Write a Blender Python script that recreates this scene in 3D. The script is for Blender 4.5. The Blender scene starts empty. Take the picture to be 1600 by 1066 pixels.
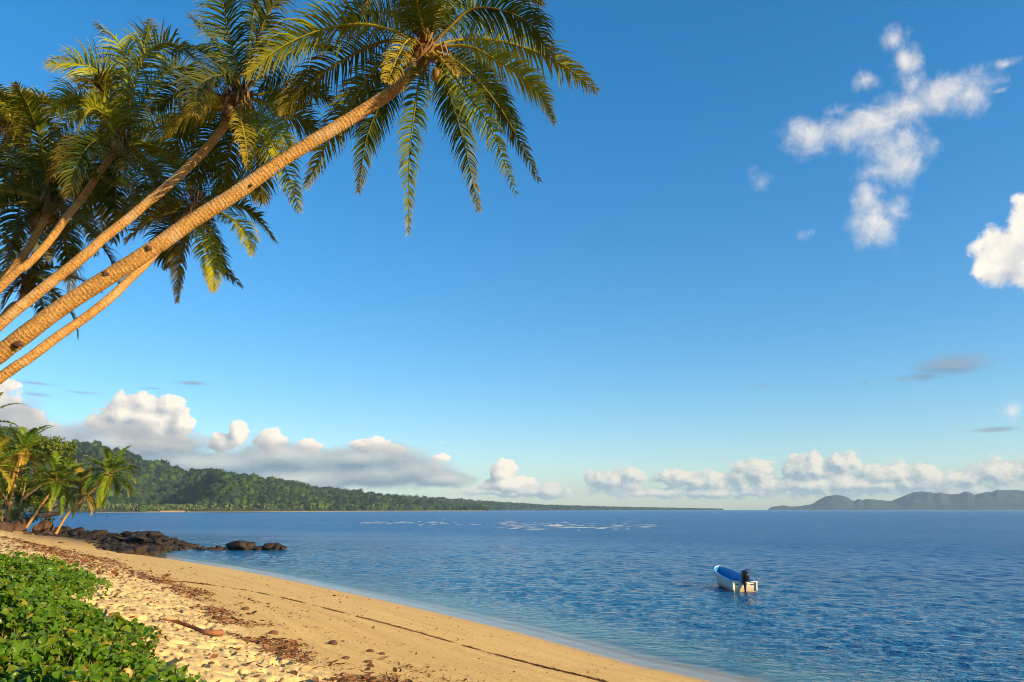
# Tropical beach in low warm sun: leaning coconut palms, a moored boat, a wooded headland.
EXPOSURE = 1.12
SUN_STRENGTH = 4.8
SUN_COL = (1.0, 0.73, 0.40)
SKY_STRENGTH = 0.126
SKY_AIR, SKY_DUST, SKY_OZONE = 1.0, 0.5, 4.0
SKY_HUE, SKY_SAT = 0.5, 1.40
CLOUD_GAIN = 0.43
HAZE_DENSITY = 6e-5

import bpy, math, random
import numpy as np
from mathutils import Vector, Matrix

random.seed(7)
RNG = np.random.default_rng(11)
R = math.radians
SC = bpy.context.scene
COL = SC.collection

# ---------------------------------------------------------------- camera
CAM_H = 4.4
PITCH = math.atan(263.3 / 1200.0)
CP, SP = math.cos(PITCH), math.sin(PITCH)
cam_d = bpy.data.cameras.new("camera")
cam_d.lens = 27.0
cam_d.sensor_width = 36.0
cam_d.clip_start = 0.05
cam_d.clip_end = 40000
cam = bpy.data.objects.new("camera", cam_d)
cam.location = (0, 0, CAM_H)
cam.rotation_euler = (math.pi / 2 + PITCH, 0, 0)
COL.objects.link(cam)
SC.camera = cam

SUN_AZ, SUN_EL = R(118), R(17)
SUN_DIR = Vector((math.sin(SUN_AZ) * math.cos(SUN_EL), math.cos(SUN_AZ) * math.cos(SUN_EL), math.sin(SUN_EL)))


def ray(px, py):
    u, v = (px - 800) / 1200.0, (533 - py) / 1200.0
    return np.array([u, CP - v * SP, SP + v * CP])


def at(px, py, Y):
    """the point of the place seen in that direction at the distance Y (metres north of the viewer)"""
    d = ray(px, py)
    p = d * (Y / d[1])
    return np.array([p[0], p[1], p[2] + CAM_H])


def at_z(px, py, z):
    d = ray(px, py)
    t = (z - CAM_H) / d[2]
    return np.array([d[0] * t, d[1] * t, z])


# ---------------------------------------------------------------- mesh helpers
def mesh_np(name, V, faces, mats=(), smooth=False, attrs=None, mat_idx=None):
    """V (n,3); faces: list of (k,3) / (k,4) index arrays"""
    me = bpy.data.meshes.new(name)
    V = np.asarray(V, dtype=np.float32)
    if not isinstance(faces, (list, tuple)):
        faces = [faces]
    faces = [np.asarray(f, dtype=np.int32) for f in faces if len(f)]
    loops = np.concatenate([f.ravel() for f in faces])
    sizes = np.concatenate([np.full(len(f), f.shape[1], dtype=np.int32) for f in faces])
    starts = np.concatenate([[0], np.cumsum(sizes)[:-1]]).astype(np.int32)
    me.vertices.add(len(V)); me.vertices.foreach_set("co", V.ravel())
    me.loops.add(len(loops)); me.loops.foreach_set("vertex_index", loops)
    me.polygons.add(len(sizes)); me.polygons.foreach_set("loop_start", starts)
    if smooth:
        me.polygons.foreach_set("use_smooth", np.ones(len(sizes), dtype=bool))
    if mat_idx is not None:
        me.polygons.foreach_set("material_index", np.asarray(mat_idx, dtype=np.int32))
    me.update(calc_edges=True)
    for m in mats:
        me.materials.append(m)
    for k, a in (attrs or {}).items():
        at_ = me.attributes.new(k, 'FLOAT', 'POINT')
        at_.data.foreach_set("value", np.asarray(a, dtype=np.float32))
    return me


def link(name, me, parent=None):
    o = bpy.data.objects.new(name, me)
    COL.objects.link(o)
    if parent is not None:
        o.parent = parent
        o.matrix_parent_inverse = Matrix.Identity(4)
    return o


def tag(o, label=None, cat=None, group=None, kind=None):
    if label: o["label"] = label
    if cat: o["category"] = cat
    if group: o["group"] = group
    if kind: o["kind"] = kind
    return o


def thing(name, loc, label, cat, group=None):
    o = bpy.data.objects.new(name, None)
    o.empty_display_size = 0.2
    o.location = [float(c) for c in loc]
    COL.objects.link(o)
    return tag(o, label, cat, group)


class MB:
    """collects vertices and faces of one mesh"""
    def __init__(s):
        s.v, s.f, s.n, s.at = [], [], 0, []
    def add(s, V, F, a=0.0):
        V = np.asarray(V, dtype=np.float64).reshape(-1, 3)
        s.v.append(V)
        for f in (F if isinstance(F, list) else [F]):
            s.f.append(np.asarray(f, dtype=np.int32) + s.n)
        s.at.append(np.full(len(V), a) if np.isscalar(a) else np.asarray(a))
        s.n += len(V)
    def mesh(s, name, mats, smooth=False, org=(0, 0, 0), attr="tint"):
        V = np.concatenate(s.v) - np.asarray(org)
        q = [f for f in s.f if f.shape[1] == 4]; t = [f for f in s.f if f.shape[1] == 3]
        fs = ([np.concatenate(q)] if q else []) + ([np.concatenate(t)] if t else [])
        return mesh_np(name, V, fs, mats, smooth, {attr: np.concatenate(s.at)})


def nrm(v):
    v = np.asarray(v, dtype=np.float64)
    return v / np.maximum(np.linalg.norm(v, axis=-1, keepdims=True), 1e-9)


def spline(P, n):
    """Catmull-Rom through the points"""
    P = np.asarray(P, dtype=np.float64)
    if len(P) == 2:
        return P[0] + (P[1] - P[0]) * np.linspace(0, 1, n)[:, None]
    Q = np.vstack([2 * P[0] - P[1], P, 2 * P[-1] - P[-2]])
    t = np.linspace(0, len(P) - 1 - 1e-9, n)
    i = t.astype(int); f = (t - i)[:, None]
    a, b, c, d = Q[i], Q[i + 1], Q[i + 2], Q[i + 3]
    return 0.5 * (2 * b + (c - a) * f + (2 * a - 5 * b + 4 * c - d) * f ** 2 + (3 * b - a - 3 * c + d) * f ** 3)


def tube(C, rad, k=8, cap=True, wob=None):
    """vertices, quads of a tube round the polyline C; rad scalar or per point"""
    C = np.asarray(C, dtype=np.float64); n = len(C)
    rad = np.broadcast_to(np.asarray(rad, dtype=np.float64), (n,))
    T = nrm(np.gradient(C, axis=0))
    ref = np.array([0, 0, 1.0]) if abs(T[:, 2]).mean() < 0.9 else np.array([1.0, 0, 0])
    S = nrm(np.cross(T, ref)); U = np.cross(S, T)
    a = np.linspace(0, 2 * math.pi, k, endpoint=False)
    rr = rad[:, None] * (np.ones((n, k)) if wob is None else wob)
    V = C[:, None, :] + rr[:, :, None] * (np.cos(a)[None, :, None] * S[:, None, :] + np.sin(a)[None, :, None] * U[:, None, :])
    i = np.arange(n - 1)[:, None] * k; j = np.arange(k)[None, :]; j2 = (j + 1) % k
    F = np.stack([i + j, i + j2, i + k + j2, i + k + j], axis=-1).reshape(-1, 4)
    V = V.reshape(-1, 3); fs = [F]
    if cap:
        V = np.vstack([V, C[0], C[-1]]); b = n * k
        jj = np.arange(k); j3 = (jj + 1) % k
        fs.append(np.stack([np.full(k, b), j3, jj], -1))
        fs.append(np.stack([np.full(k, b + 1), (n - 1) * k + jj, (n - 1) * k + j3], -1))
    return V, fs


def vnoise(x, y, seed=0):
    """smooth value noise 0..1"""
    x = np.asarray(x, dtype=np.float64); y = np.asarray(y, dtype=np.float64)
    xi, yi = np.floor(x).astype(np.int64), np.floor(y).astype(np.int64)
    fx, fy = x - xi, y - yi
    fx, fy = fx * fx * (3 - 2 * fx), fy * fy * (3 - 2 * fy)
    def h(i, j):
        n = (i * 374761393 + j * 668265263 + seed * 974711) & 0x7fffffff
        n = ((n ^ (n >> 13)) * 1274126177) & 0x7fffffff
        return ((n ^ (n >> 16)) & 0xffff) / 65535.0
    return (h(xi, yi) * (1 - fx) + h(xi + 1, yi) * fx) * (1 - fy) + (h(xi, yi + 1) * (1 - fx) + h(xi + 1, yi + 1) * fx) * fy


def fbm(x, y, o=4, seed=0):
    s, a, t = 0, 1, 0
    for k in range(o):
        s = s + a * vnoise(x * 2 ** k, y * 2 ** k, seed + k); t += a; a *= 0.5
    return s / t


def sstep(a, b, x):
    t = np.clip((np.asarray(x, dtype=np.float64) - a) / (b - a), 0, 1)
    return t * t * (3 - 2 * t)


def ico(sub=1):
    import bmesh
    bm = bmesh.new(); bmesh.ops.create_icosphere(bm, subdivisions=sub, radius=1.0)
    V = np.array([v.co[:] for v in bm.verts]); F = np.array([[v.index for v in f.verts] for f in bm.faces])
    bm.free(); return V, F


# ---------------------------------------------------------------- node helpers
def new_mat(name):
    m = bpy.data.materials.new(name); m.use_nodes = True
    nt = m.node_tree; nt.nodes.clear()
    return m, nt


class NT:
    def __init__(s, nt): s.nt = nt
    def n(s, typ, ins=None, **props):
        nd = s.nt.nodes.new(typ)
        for k, v in props.items(): setattr(nd, k, v)
        for k, v in (ins or {}).items():
            sock = nd.inputs[k]
            if isinstance(v, bpy.types.NodeSocket): s.nt.links.new(v, sock)
            else: sock.default_value = v
        return nd
    def m(s, op, a, b=0.0, c=0.0, clamp=False):
        nd = s.n('ShaderNodeMath', operation=op, use_clamp=clamp)
        for i, v in enumerate((a, b, c)):
            if isinstance(v, bpy.types.NodeSocket): s.nt.links.new(v, nd.inputs[i])
            else: nd.inputs[i].default_value = v
        return nd.outputs[0]
    def vm(s, op, a, b=None, c=None, out=0):
        nd = s.n('ShaderNodeVectorMath', operation=op)
        for i, v in enumerate((a, b, c)):
            if v is None: continue
            if isinstance(v, bpy.types.NodeSocket): s.nt.links.new(v, nd.inputs[i])
            else: nd.inputs[i].default_value = v
        return nd.outputs['Value'] if out == 'v' else nd.outputs[0]
    def mix(s, f, a, b, bt='MIX'):
        nd = s.n('ShaderNodeMix', data_type='RGBA', blend_type=bt)
        for k, v in ((0, f), (6, a), (7, b)):
            if isinstance(v, bpy.types.NodeSocket): s.nt.links.new(v, nd.inputs[k])
            else: nd.inputs[k].default_value = (*v, 1) if isinstance(v, tuple) and len(v) == 3 else v
        return nd.outputs[2]
    def attr(s, name): return s.n('ShaderNodeAttribute', attribute_name=name).outputs['Fac']
    def noise(s, vec, scale, detail=4, rough=0.5, dist=0.0, out=0):
        i = {'Scale': scale, 'Detail': detail, 'Roughness': rough, 'Distortion': dist}
        if vec is not None: i['Vector'] = vec
        return s.n('ShaderNodeTexNoise', i).outputs[out]
    def ramp(s, fac, stops, interp='LINEAR'):
        nd = s.n('ShaderNodeValToRGB', {'Fac': fac}); cr = nd.color_ramp; cr.interpolation = interp
        while len(cr.elements) < len(stops): cr.elements.new(0.5)
        for e, (p, c) in zip(cr.elements, stops):
            e.position = p; e.color = (*c, 1) if len(c) == 3 else c
        return nd.outputs[0]
    def rng(s, x, a, b, c=0.0, d=1.0, smooth=False):
        return s.n('ShaderNodeMapRange', {0: x, 1: a, 2: b, 3: c, 4: d}, interpolation_type='SMOOTHSTEP' if smooth else 'LINEAR').outputs[0]
    def link(s, a, b): s.nt.links.new(a, b)


def simple_mat(name, col, rough=0.6, var=0.25, scale=6.0, bump=0.0, bscale=20.0, metallic=0.0, tint=None, spec=0.4, coords='Object'):
    """a colour broken up by noise; tint: second colour mixed in by the vertex attribute 'tint'"""
    m, nt = new_mat(name); g = NT(nt)
    tc = g.n('ShaderNodeTexCoord').outputs[coords]
    nz = g.noise(tc, scale, 5, 0.6)
    c = g.mix(g.rng(nz, 0.3, 0.7), tuple(x * (1 - var) for x in col), tuple(min(1, x * (1 + var)) for x in col))
    if tint is not None: c = g.mix(g.attr('tint'), c, tint)
    b = g.n('ShaderNodeBsdfPrincipled', {'Base Color': c, 'Roughness': rough, 'Metallic': metallic, 'Specular IOR Level': spec})
    if bump > 0:
        bp = g.n('ShaderNodeBump', {'Height': g.noise(tc, bscale, 6, 0.65), 'Strength': bump, 'Distance': 0.05})
        g.link(bp.outputs[0], b.inputs['Normal'])
    o = g.n('ShaderNodeOutputMaterial'); g.link(b.outputs[0], o.inputs[0])
    return m

# ---------------------------------------------------------------- light and sky
SC.view_settings.view_transform = 'Standard'
SC.view_settings.look = 'None'
SC.view_settings.exposure = EXPOSURE
SC.view_settings.gamma = 1.0
SC.view_settings.use_curve_mapping = False
SC.cycles.use_denoising = True
SC.cycles.denoising_prefilter = 'ACCURATE'
SC.cycles.filter_width = 1.0
SC.cycles.max_bounces = 8
SC.cycles.transparent_max_bounces = 12
SC.cycles.volume_bounces = 0
SC.cycles.sample_clamp_indirect = 4.0
SC.cycles.caustics_reflective = False
SC.cycles.caustics_refractive = False

sun_d = bpy.data.lights.new("sun", 'SUN')
sun_d.energy = SUN_STRENGTH
sun_d.angle = R(0.5)
sun_d.color = SUN_COL
sun = bpy.data.objects.new("sun", sun_d)
sun.rotation_euler = SUN_DIR.to_track_quat('Z', 'Y').to_euler()
sun.location = (60, -40, 40)
COL.objects.link(sun)

world = bpy.data.worlds.new("World")
SC.world = world
world.use_nodes = True
world.node_tree.nodes.clear()
g = NT(world.node_tree)
sky = g.n('ShaderNodeTexSky', sky_type='NISHITA', sun_disc=False, sun_elevation=SUN_EL, sun_rotation=SUN_AZ,
          air_density=SKY_AIR, dust_density=SKY_DUST, ozone_density=SKY_OZONE, altitude=0)
skyc = g.n('ShaderNodeHueSaturation', {'Color': g.n('ShaderNodeGamma', {'Color': sky.outputs[0], 'Gamma': .80}).outputs[0], 'Hue': SKY_HUE, 'Saturation': SKY_SAT, 'Value': 1.0}).outputs[0]

# clouds stand in the sky by compass direction: x = degrees right of north, y = degrees of height
D = g.n('ShaderNodeTexCoord').outputs['Generated']
sx = g.n('ShaderNodeSeparateXYZ', {0: D})
az = g.m('MULTIPLY', g.m('ARCTAN2', sx.outputs[0], sx.outputs[1]), 180 / math.pi)
el = g.m('MULTIPLY', g.m('ARCSINE', sx.outputs[2]), 180 / math.pi)
PV = g.n('ShaderNodeCombineXYZ', {0: az, 1: el}).outputs[0]


def azel(px, py):
    d = ray(px, py)
    return math.degrees(math.atan2(d[0], d[1])), math.degrees(math.atan2(d[2], math.hypot(d[0], d[1])))


def field(vec, blobs):
    acc = None
    for (px, py, rx, ry, *w) in blobs:
        a, e = azel(px, py)
        kx = abs(azel(px + rx, py)[0] - azel(px - rx, py)[0]) / 2
        ky = abs(azel(px, py + ry)[1] - azel(px, py - ry)[1]) / 2
        q = g.vm('MULTIPLY_ADD', vec, (1 / kx, 1 / ky, 0), (-a / kx, -e / ky, 0))
        f = g.m('MULTIPLY_ADD', g.vm('LENGTH', q, out='v'), -1.0, w[0] if w else 1.0)
        acc = f if acc is None else g.m('SMOOTH_MAX', acc, f, 0.25)
    return g.m('MAXIMUM', acc, -0.6)


def cloud(blobs, scale, amp, lo, hi, stretch=1.0, seed=0.0, light=(0.55, 0.5), gain=1.6, bias=0.42, detail=7, rough=0.58, rip=0.0):
    """(cover, shade 0..1) of a family of clouds"""
    def H(off):
        v = g.vm('ADD', PV, (off[0], off[1], 0)) if off else PV
        nv = g.vm('MULTIPLY_ADD', v, (1.0 / stretch, 1.0, 1.0), (seed * 13.1, seed * 7.3, seed * 3.7))
        nz = g.noise(nv, scale, detail, rough, rip)
        w = g.vm('MULTIPLY_ADD', g.noise(nv, scale * 0.8, 3, 0.5, out=1), (1.4 / scale * 0.35, 1.0 / scale * 0.3, 0), (-0.7 / scale * 0.35, -0.5 / scale * 0.3, 0))
        return g.m('MULTIPLY_ADD', g.m('SUBTRACT', nz, 0.5), amp * 2, field(g.vm('ADD', v, w), blobs))
    h0, h1 = H(None), H(light)
    cover = g.rng(h0, lo, hi, smooth=True)
    shade = g.m('MULTIPLY_ADD', g.m('SUBTRACT', h0, h1), gain, bias, clamp=True)
    return cover, shade


cumulus = [(222, 650, 78, 44), (225, 628, 26, 24), (262, 632, 26, 22), (195, 648, 40, 26), (160, 660, 30, 20), (285, 662, 26, 24), (240, 690, 60, 22),
           (372, 676, 20, 24), (352, 690, 26, 18), (424, 690, 34, 22), (480, 696, 22, 12), (582, 698, 40, 14), (612, 702, 20, 10), (692, 692, 11, 14, .6), (690, 715, 26, 14, .7),
           (785, 738, 26, 22), (790, 756, 50, 16), (-30, 640, 75, 50), (30, 668, 50, 40)]
slab = [(180, 694, 190, 30), (20, 668, 70, 40), (330, 722, 200, 24), (440, 716, 110, 28), (560, 716, 100, 24), (600, 740, 150, 24), (460, 748, 150, 20), (690, 748, 60, 16), (-160, 680, 190, 60)]
bank = [(960, 752, 56, 24), (985, 742, 26, 16), (1060, 748, 46, 16), (1110, 752, 60, 20), (1180, 740, 52, 28), (1262, 736, 62, 30), (1312, 724, 34, 22), (1275, 722, 22, 16), (1385, 742, 60, 24),
        (1440, 735, 26, 22), (1500, 748, 60, 20), (1556, 738, 50, 26), (1650, 738, 80, 30), (850, 768, 80, 14), (1330, 758, 330, 22), (1760, 745, 120, 30), (1100, 770, 260, 14, 0.8), (800, 768, 110, 14, 0.8)]
wisps = [(1398, 62, 26, 22), (1412, 98, 26, 34), (1424, 132, 24, 34, .85), (1330, 206, 70, 28, .9), (1390, 236, 46, 40), (1352, 126, 34, 24, .6), (1470, 148, 88, 30), (1512, 148, 46, 36), (1418, 172, 60, 34), (1360, 196, 70, 38), (1268, 212, 66, 40, .8), (1310, 172, 40, 24, .6), (1408, 226, 50, 40),
         (1408, 262, 40, 34), (1372, 268, 50, 28, .8), (1358, 306, 30, 28), (1366, 345, 40, 50), (1400, 326, 34, 26, .8), (1185, 280, 50, 44, .32), (1255, 370, 34, 22, .22), (1572, 98, 50, 16, .3), (1560, 142, 40, 10, .4), (1580, 645, 30, 22, .7)]
lump = [(1566, 398, 52, 56), (1604, 350, 46, 56), (1610, 420, 60, 40), (1640, 380, 60, 60), (1560, 420, 44, 34)]
streaks = [(60, 600, 80, 6, .75), (130, 613, 70, 6, .7), (300, 598, 50, 6, .8), (240, 606, 50, 4, .6), (60, 618, 70, 9, .8), (1490, 570, 84, 22, 1.0), (1440, 588, 60, 12, .8), (1405, 592, 30, 10, .7), (1190, 602, 26, 12, .7), (1555, 670, 60, 7, .9), (1345, 598, 16, 8, .6), (1275, 570, 26, 8, .5)]


def paint(base, cov_shade, dark, lit, opacity):
    cov, sh = cov_shade
    return g.mix(g.m('MULTIPLY', cov, opacity), base, g.mix(sh, dark, lit))


K = CLOUD_GAIN / SKY_STRENGTH
c = skyc
c = paint(c, cloud(bank, 1.1, .95, .0, .34, 1.2, 3, (0.42, 0.34), 1.3, .40, 9, .6), (K * .34, K * .44, K * .54), (K * 1.05, K * .95, K * .80), .88)
c = paint(c, cloud(streaks, .35, .7, 0, .8, 4.0, 5), (K * .20, K * .30, K * .42), (K * .34, K * .42, K * .52), .75)
c = paint(c, cloud(cumulus, 0.7, .95, .04, .20, 1.1, 1, (0.6, 0.45), .95, .50, 9, .6), (K * .42, K * .47, K * .54), (K * 1.22, K * 1.08, K * .90), .97)
c = paint(c, cloud(slab, 0.45, .95, -.22, .42, 1.9, 2, (0.5, 0.7), .8, .30), (K * .17, K * .25, K * .36), (K * .74, K * .71, K * .67), .88)
c = paint(c, cloud(wisps, 0.5, 1.15, -.28, 1.15, 1.0, 9, (0.5, 0.3), .7, .58, 10, .66, .25), (K * .60, K * .66, K * .74), (K * 1.10, K * 1.02, K * .93), .80)
c = paint(c, cloud(lump, 0.5, .85, .02, .45, 1.0, 6, (-.5, 0.5), .8, .62), (K * .58, K * .62, K * .68), (K * 1.2, K * 1.1, K * .95), .95)
bg = g.n('ShaderNodeBackground', {'Color': c, 'Strength': SKY_STRENGTH})
wo = g.n('ShaderNodeOutputWorld'); g.link(bg.outputs[0], wo.inputs[0])
world.cycles.sampling_method = 'MANUAL'
world.cycles.sample_map_resolution = 256

# ---------------------------------------------------------------- the lie of the land
SHORE = [(60, -60), (30, -14), (16, 5.5)] + [tuple(at_z(px, py, 0.0)[:2]) for px, py in ((1120, 1066), (1000, 1040), (800, 985), (600, 938), (400, 896), (300, 879), (225, 868))] + \
        [(-39.5, 83), (-43.5, 91), (-50, 99), (-60, 107), (-80, 118), (-120, 132), (-320, 190)]
SHORE = spline(np.array(SHORE), 200)
LANDP = np.vstack([SHORE, [(-320, -120), (60, -120)]])


def shore_dist(x, y):
    """metres inland of the waterline (negative in the water)"""
    x = np.asarray(x, dtype=np.float64); sh = x.shape
    x = x.ravel(); y = np.asarray(y, dtype=np.float64).ravel()
    out = np.empty(len(x))
    A, B = SHORE[:-1], SHORE[1:]
    AB = B - A; L2 = (AB ** 2).sum(1)
    for s in range(0, len(x), 20000):
        px, py = x[s:s + 20000, None], y[s:s + 20000, None]
        t = np.clip(((px - A[:, 0]) * AB[:, 0] + (py - A[:, 1]) * AB[:, 1]) / L2, 0, 1)
        d = np.sqrt(((px - A[:, 0] - t * AB[:, 0]) ** 2 + (py - A[:, 1] - t * AB[:, 1]) ** 2).min(1))
        X1, Y1 = LANDP[:, 0], LANDP[:, 1]; X2, Y2 = np.roll(X1, -1), np.roll(Y1, -1)
        c = ((Y1 > py) != (Y2 > py)) & (px < (X2 - X1) * (py - Y1) / (Y2 - Y1 + 1e-12) + X1)
        out[s:s + 20000] = np.where(c.sum(1) % 2 == 1, d, -d)
    return out.reshape(sh)


PROF_S = np.array([-300, -60, -10, -3, -1, 0, 2, 5, 8, 10.7, 12.5, 14.8, 17, 40, 300])
PROF_Z = np.array([-2.9, -2.6, -.75, -.2, -.05, 0, .26, .7, 1.12, 1.5, 1.95, 2.55, 2.75, 3.0, 3.4])


def ground(x, y, fine=False, s=None):
    x = np.asarray(x, dtype=np.float64); y = np.asarray(y, dtype=np.float64)
    if s is None: s = shore_dist(x, y)
    z = np.interp(s, PROF_S, PROF_Z)
    z = z + .45 * np.exp(-(((x + 47) / 8) ** 2 + ((y - 91) / 7) ** 2)) + 1.3 * np.exp(-(((x + 72) / 15) ** 2 + ((y - 101) / 9) ** 2))
    z = z + (fbm(x * .25, y * .25, 3, 5) - .5) * .12 * sstep(2, 12, s)
    if fine:
        dry = sstep(10.3, 12.5, s)
        dents = fbm(x * 4.2, y * 4.2, 4, 31)                 # trodden dry sand
        z = z + dry * (-.14 * sstep(.50, .70, dents) + .05 * (fbm(x * 6, y * 6, 2, 40) - .5))
        z = z + (1 - dry) * sstep(1, 3, s) * .012 * (fbm(x * 5, y * 5, 3, 50) - .5)
    return z


def on_ground(px, py):
    """where the line of sight meets the land"""
    d = ray(px, py); t = np.geomspace(3, 400, 5000)
    z = CAM_H + d[2] * t - ground(d[0] * t, d[1] * t)
    i = int(np.argmax(z < 0)) if (z < 0).any() else len(t) - 1
    return np.array([d[0] * t[i], d[1] * t[i], CAM_H + d[2] * t[i]])


SEAM_PX = [(230, 905), (300, 911), (400, 926), (500, 949), (600, 974), (700, 1002), (780, 1025), (831, 1038), (870, 1047), (934, 1063), (1000, 1082)]
SEAM = spline(np.array([on_ground(*p)[:2] for p in SEAM_PX]), 160)
SEAM_L = np.vstack([[SHORE[120][0] - 9, SHORE[120][1] - 6], SEAM])

az_in = np.linspace(-37, 37, 760)
az_all = np.radians(np.concatenate([np.arange(-180, -37, 6), az_in, np.arange(40, 180, 6), [180]]))
rr = np.concatenate([[0.0, .8, 1.6, 2.4, 3.0], np.geomspace(3.4, 130, 560), np.geomspace(134, 320, 18)])
AA, RR_ = np.meshgrid(az_all, rr)
X, Y = RR_ * np.sin(AA), RR_ * np.cos(AA)
S_ = shore_dist(X, Y)
Z = ground(X, Y, True, S_)
na, nr = len(az_all), len(rr)
ii = np.arange(nr - 1)[:, None] * na; jj = np.arange(na - 1)[None, :]
F = np.stack([ii + jj, ii + jj + 1, ii + na + jj + 1, ii + na + jj], -1).reshape(-1, 4)
keep = (S_.ravel()[F] > -45).any(1)
F = F[keep]
vine_edge = 14.65 + 1.6 * (fbm(X * .35, Y * .35, 3, 77) - .5)
vine_m = sstep(0, 1.2, S_ - vine_edge - .2) * sstep(33, 27, RR_)
rocky = np.exp(-(((X + 47) / 9) ** 2 + ((Y - 91) / 8) ** 2)) + np.exp(-(((X + 72) / 16) ** 2 + ((Y - 103) / 9) ** 2))

m_sand, nt = new_mat("beach_sand"); g = NT(nt)
pos = g.n('ShaderNodeNewGeometry').outputs['Position']
s_at = g.attr('s')
grain = g.noise(pos, 60, 4, 0.7); mott = g.noise(pos, 1.3, 6, 0.65); fine = g.noise(pos, 14, 5, 0.7)
band = g.noise(g.n('ShaderNodeCombineXYZ', {0: g.m('MULTIPLY', s_at, 1.6), 1: g.m('MULTIPLY', g.attr('along'), .06), 2: g.m('MULTIPLY', mott, .5)}).outputs[0], 1.6, 5, .65)
wetc = g.mix(g.rng(band, .32, .68), (.58, .365, .105), (.72, .49, .165))
wetc = g.mix(g.m('MULTIPLY', g.rng(fine, .48, .68), .6), wetc, (.34, .19, .055))
wetc = g.mix(g.m('MULTIPLY', g.rng(grain, .55, .8), .5), wetc, (.66, .50, .24))
dryc = g.mix(g.rng(mott, .3, .7), (.58, .41, .155), (.70, .53, .24))
dryc = g.mix(g.m('MULTIPLY', g.rng(fine, .5, .7), .5), dryc, (.34, .20, .08))
sand = g.mix(g.rng(s_at, 10.0, 11.6, smooth=True), wetc, dryc)
damp = g.rng(g.m('ADD', s_at, g.m('MULTIPLY', g.m('SUBTRACT', mott, .5), .5)), .15, .75, 1, 0, smooth=True)
sand = g.mix(g.m('MULTIPLY', damp, .45), sand, (.30, .21, .12))
soil = g.mix(g.rng(fine, .35, .7), (.035, .03, .012), (.10, .07, .03))
sand = g.mix(g.attr('vine'), sand, soil)
sand = g.mix(g.attr('rocky'), sand, g.mix(g.rng(mott, .4, .6), (.03, .022, .014), (.13, .08, .035)))
rough = g.m('MULTIPLY_ADD', damp, -.55, .9)
bs = g.n('ShaderNodeBsdfPrincipled', {'Base Color': sand, 'Roughness': rough, 'Specular IOR Level': .35})
bp = g.n('ShaderNodeBump', {'Height': g.m('ADD', g.m('MULTIPLY', fine, .75), g.m('MULTIPLY', grain, .4)), 'Strength': g.m('MULTIPLY_ADD', damp, -.5, .75), 'Distance': .03})
g.link(bp.outputs[0], bs.inputs['Normal'])
g.link(bs.outputs[0], g.n('ShaderNodeOutputMaterial').inputs[0])
# distance along the shore, for the banding of the sand
seg = np.concatenate([[0], np.cumsum(np.linalg.norm(np.diff(SHORE, axis=0), axis=1))])
def along_of(x, y):
    x = x.ravel(); y = y.ravel(); out = np.empty(len(x))
    for k in range(0, len(x), 20000):
        d = (x[k:k + 20000, None] - SHORE[::2, 0]) ** 2 + (y[k:k + 20000, None] - SHORE[::2, 1]) ** 2
        w = 1 / (d + 4) ** 3
        out[k:k + 20000] = (w * seg[::2]).sum(1) / w.sum(1)
    return out
me = mesh_np("beach", np.stack([X.ravel(), Y.ravel(), Z.ravel()], 1), F, [m_sand], True,
             {'s': S_.ravel(), 'along': along_of(X, Y), 'vine': np.clip(vine_m.ravel(), 0, 1), 'rocky': np.clip(rocky.ravel() * sstep(-1, 1.0, S_.ravel()), 0, 1)})
tag(link("beach", me), kind='structure')

# ---------------------------------------------------------------- the sea
az_all = np.radians(np.concatenate([np.linspace(-100, -38, 24), np.linspace(-37, 37, 900), np.linspace(38, 110, 24)]))
rr = np.concatenate([np.geomspace(9, 330, 620), np.geomspace(340, 9300, 70)])
AA, RR_ = np.meshgrid(az_all, rr)
X, Y = RR_ * np.sin(AA), RR_ * np.cos(AA)
S_ = np.where(RR_ < 420, shore_dist(X, Y), -400.0)
Z = np.zeros_like(X)
spacing = RR_ * .0062
rw = np.random.default_rng(3)
gust = .65 + .7 * fbm(X / 22 + 5, Y / 30, 3, 61)
calm = sstep(.5, 9, -S_)
for k in range(46):
    lam = .40 * (2.8 / .40) ** (k / 45.0)
    th = R(200) + rw.normal(0, .75)                       # they run in from the open water
    amp = .0044 * lam ** .5
    kk = 2 * math.pi / lam
    ph = kk * (X * math.sin(th) + Y * math.cos(th)) + rw.uniform(0, 6.28)
    w = np.sin(ph + .35 * np.sin(ph * .37 + k))
    Z += amp * (w + .25 * np.cos(2 * ph)) * sstep(1.6, 3.2, lam / spacing) * gust * (.15 + .85 * calm)
edge = .85 + .7 * (fbm(X * .15, Y * .15, 3, 91) - .5)
Z += .024 * np.exp(-((S_ + edge) / np.where(S_ > -edge, .09, .45)) ** 2) * sstep(0, 1, (150 - RR_) / 60)
Z += .012 * np.exp(-((S_ + .3) / .5) ** 2) + .004
na, nr = len(az_all), len(rr)
ii = np.arange(nr - 1)[:, None] * na; jj = np.arange(na - 1)[None, :]
F = np.stack([ii + jj, ii + jj + 1, ii + na + jj + 1, ii + na + jj], -1).reshape(-1, 4)
keep = (S_.ravel()[F] < 1.5).any(1)
F = F[keep]

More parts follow.
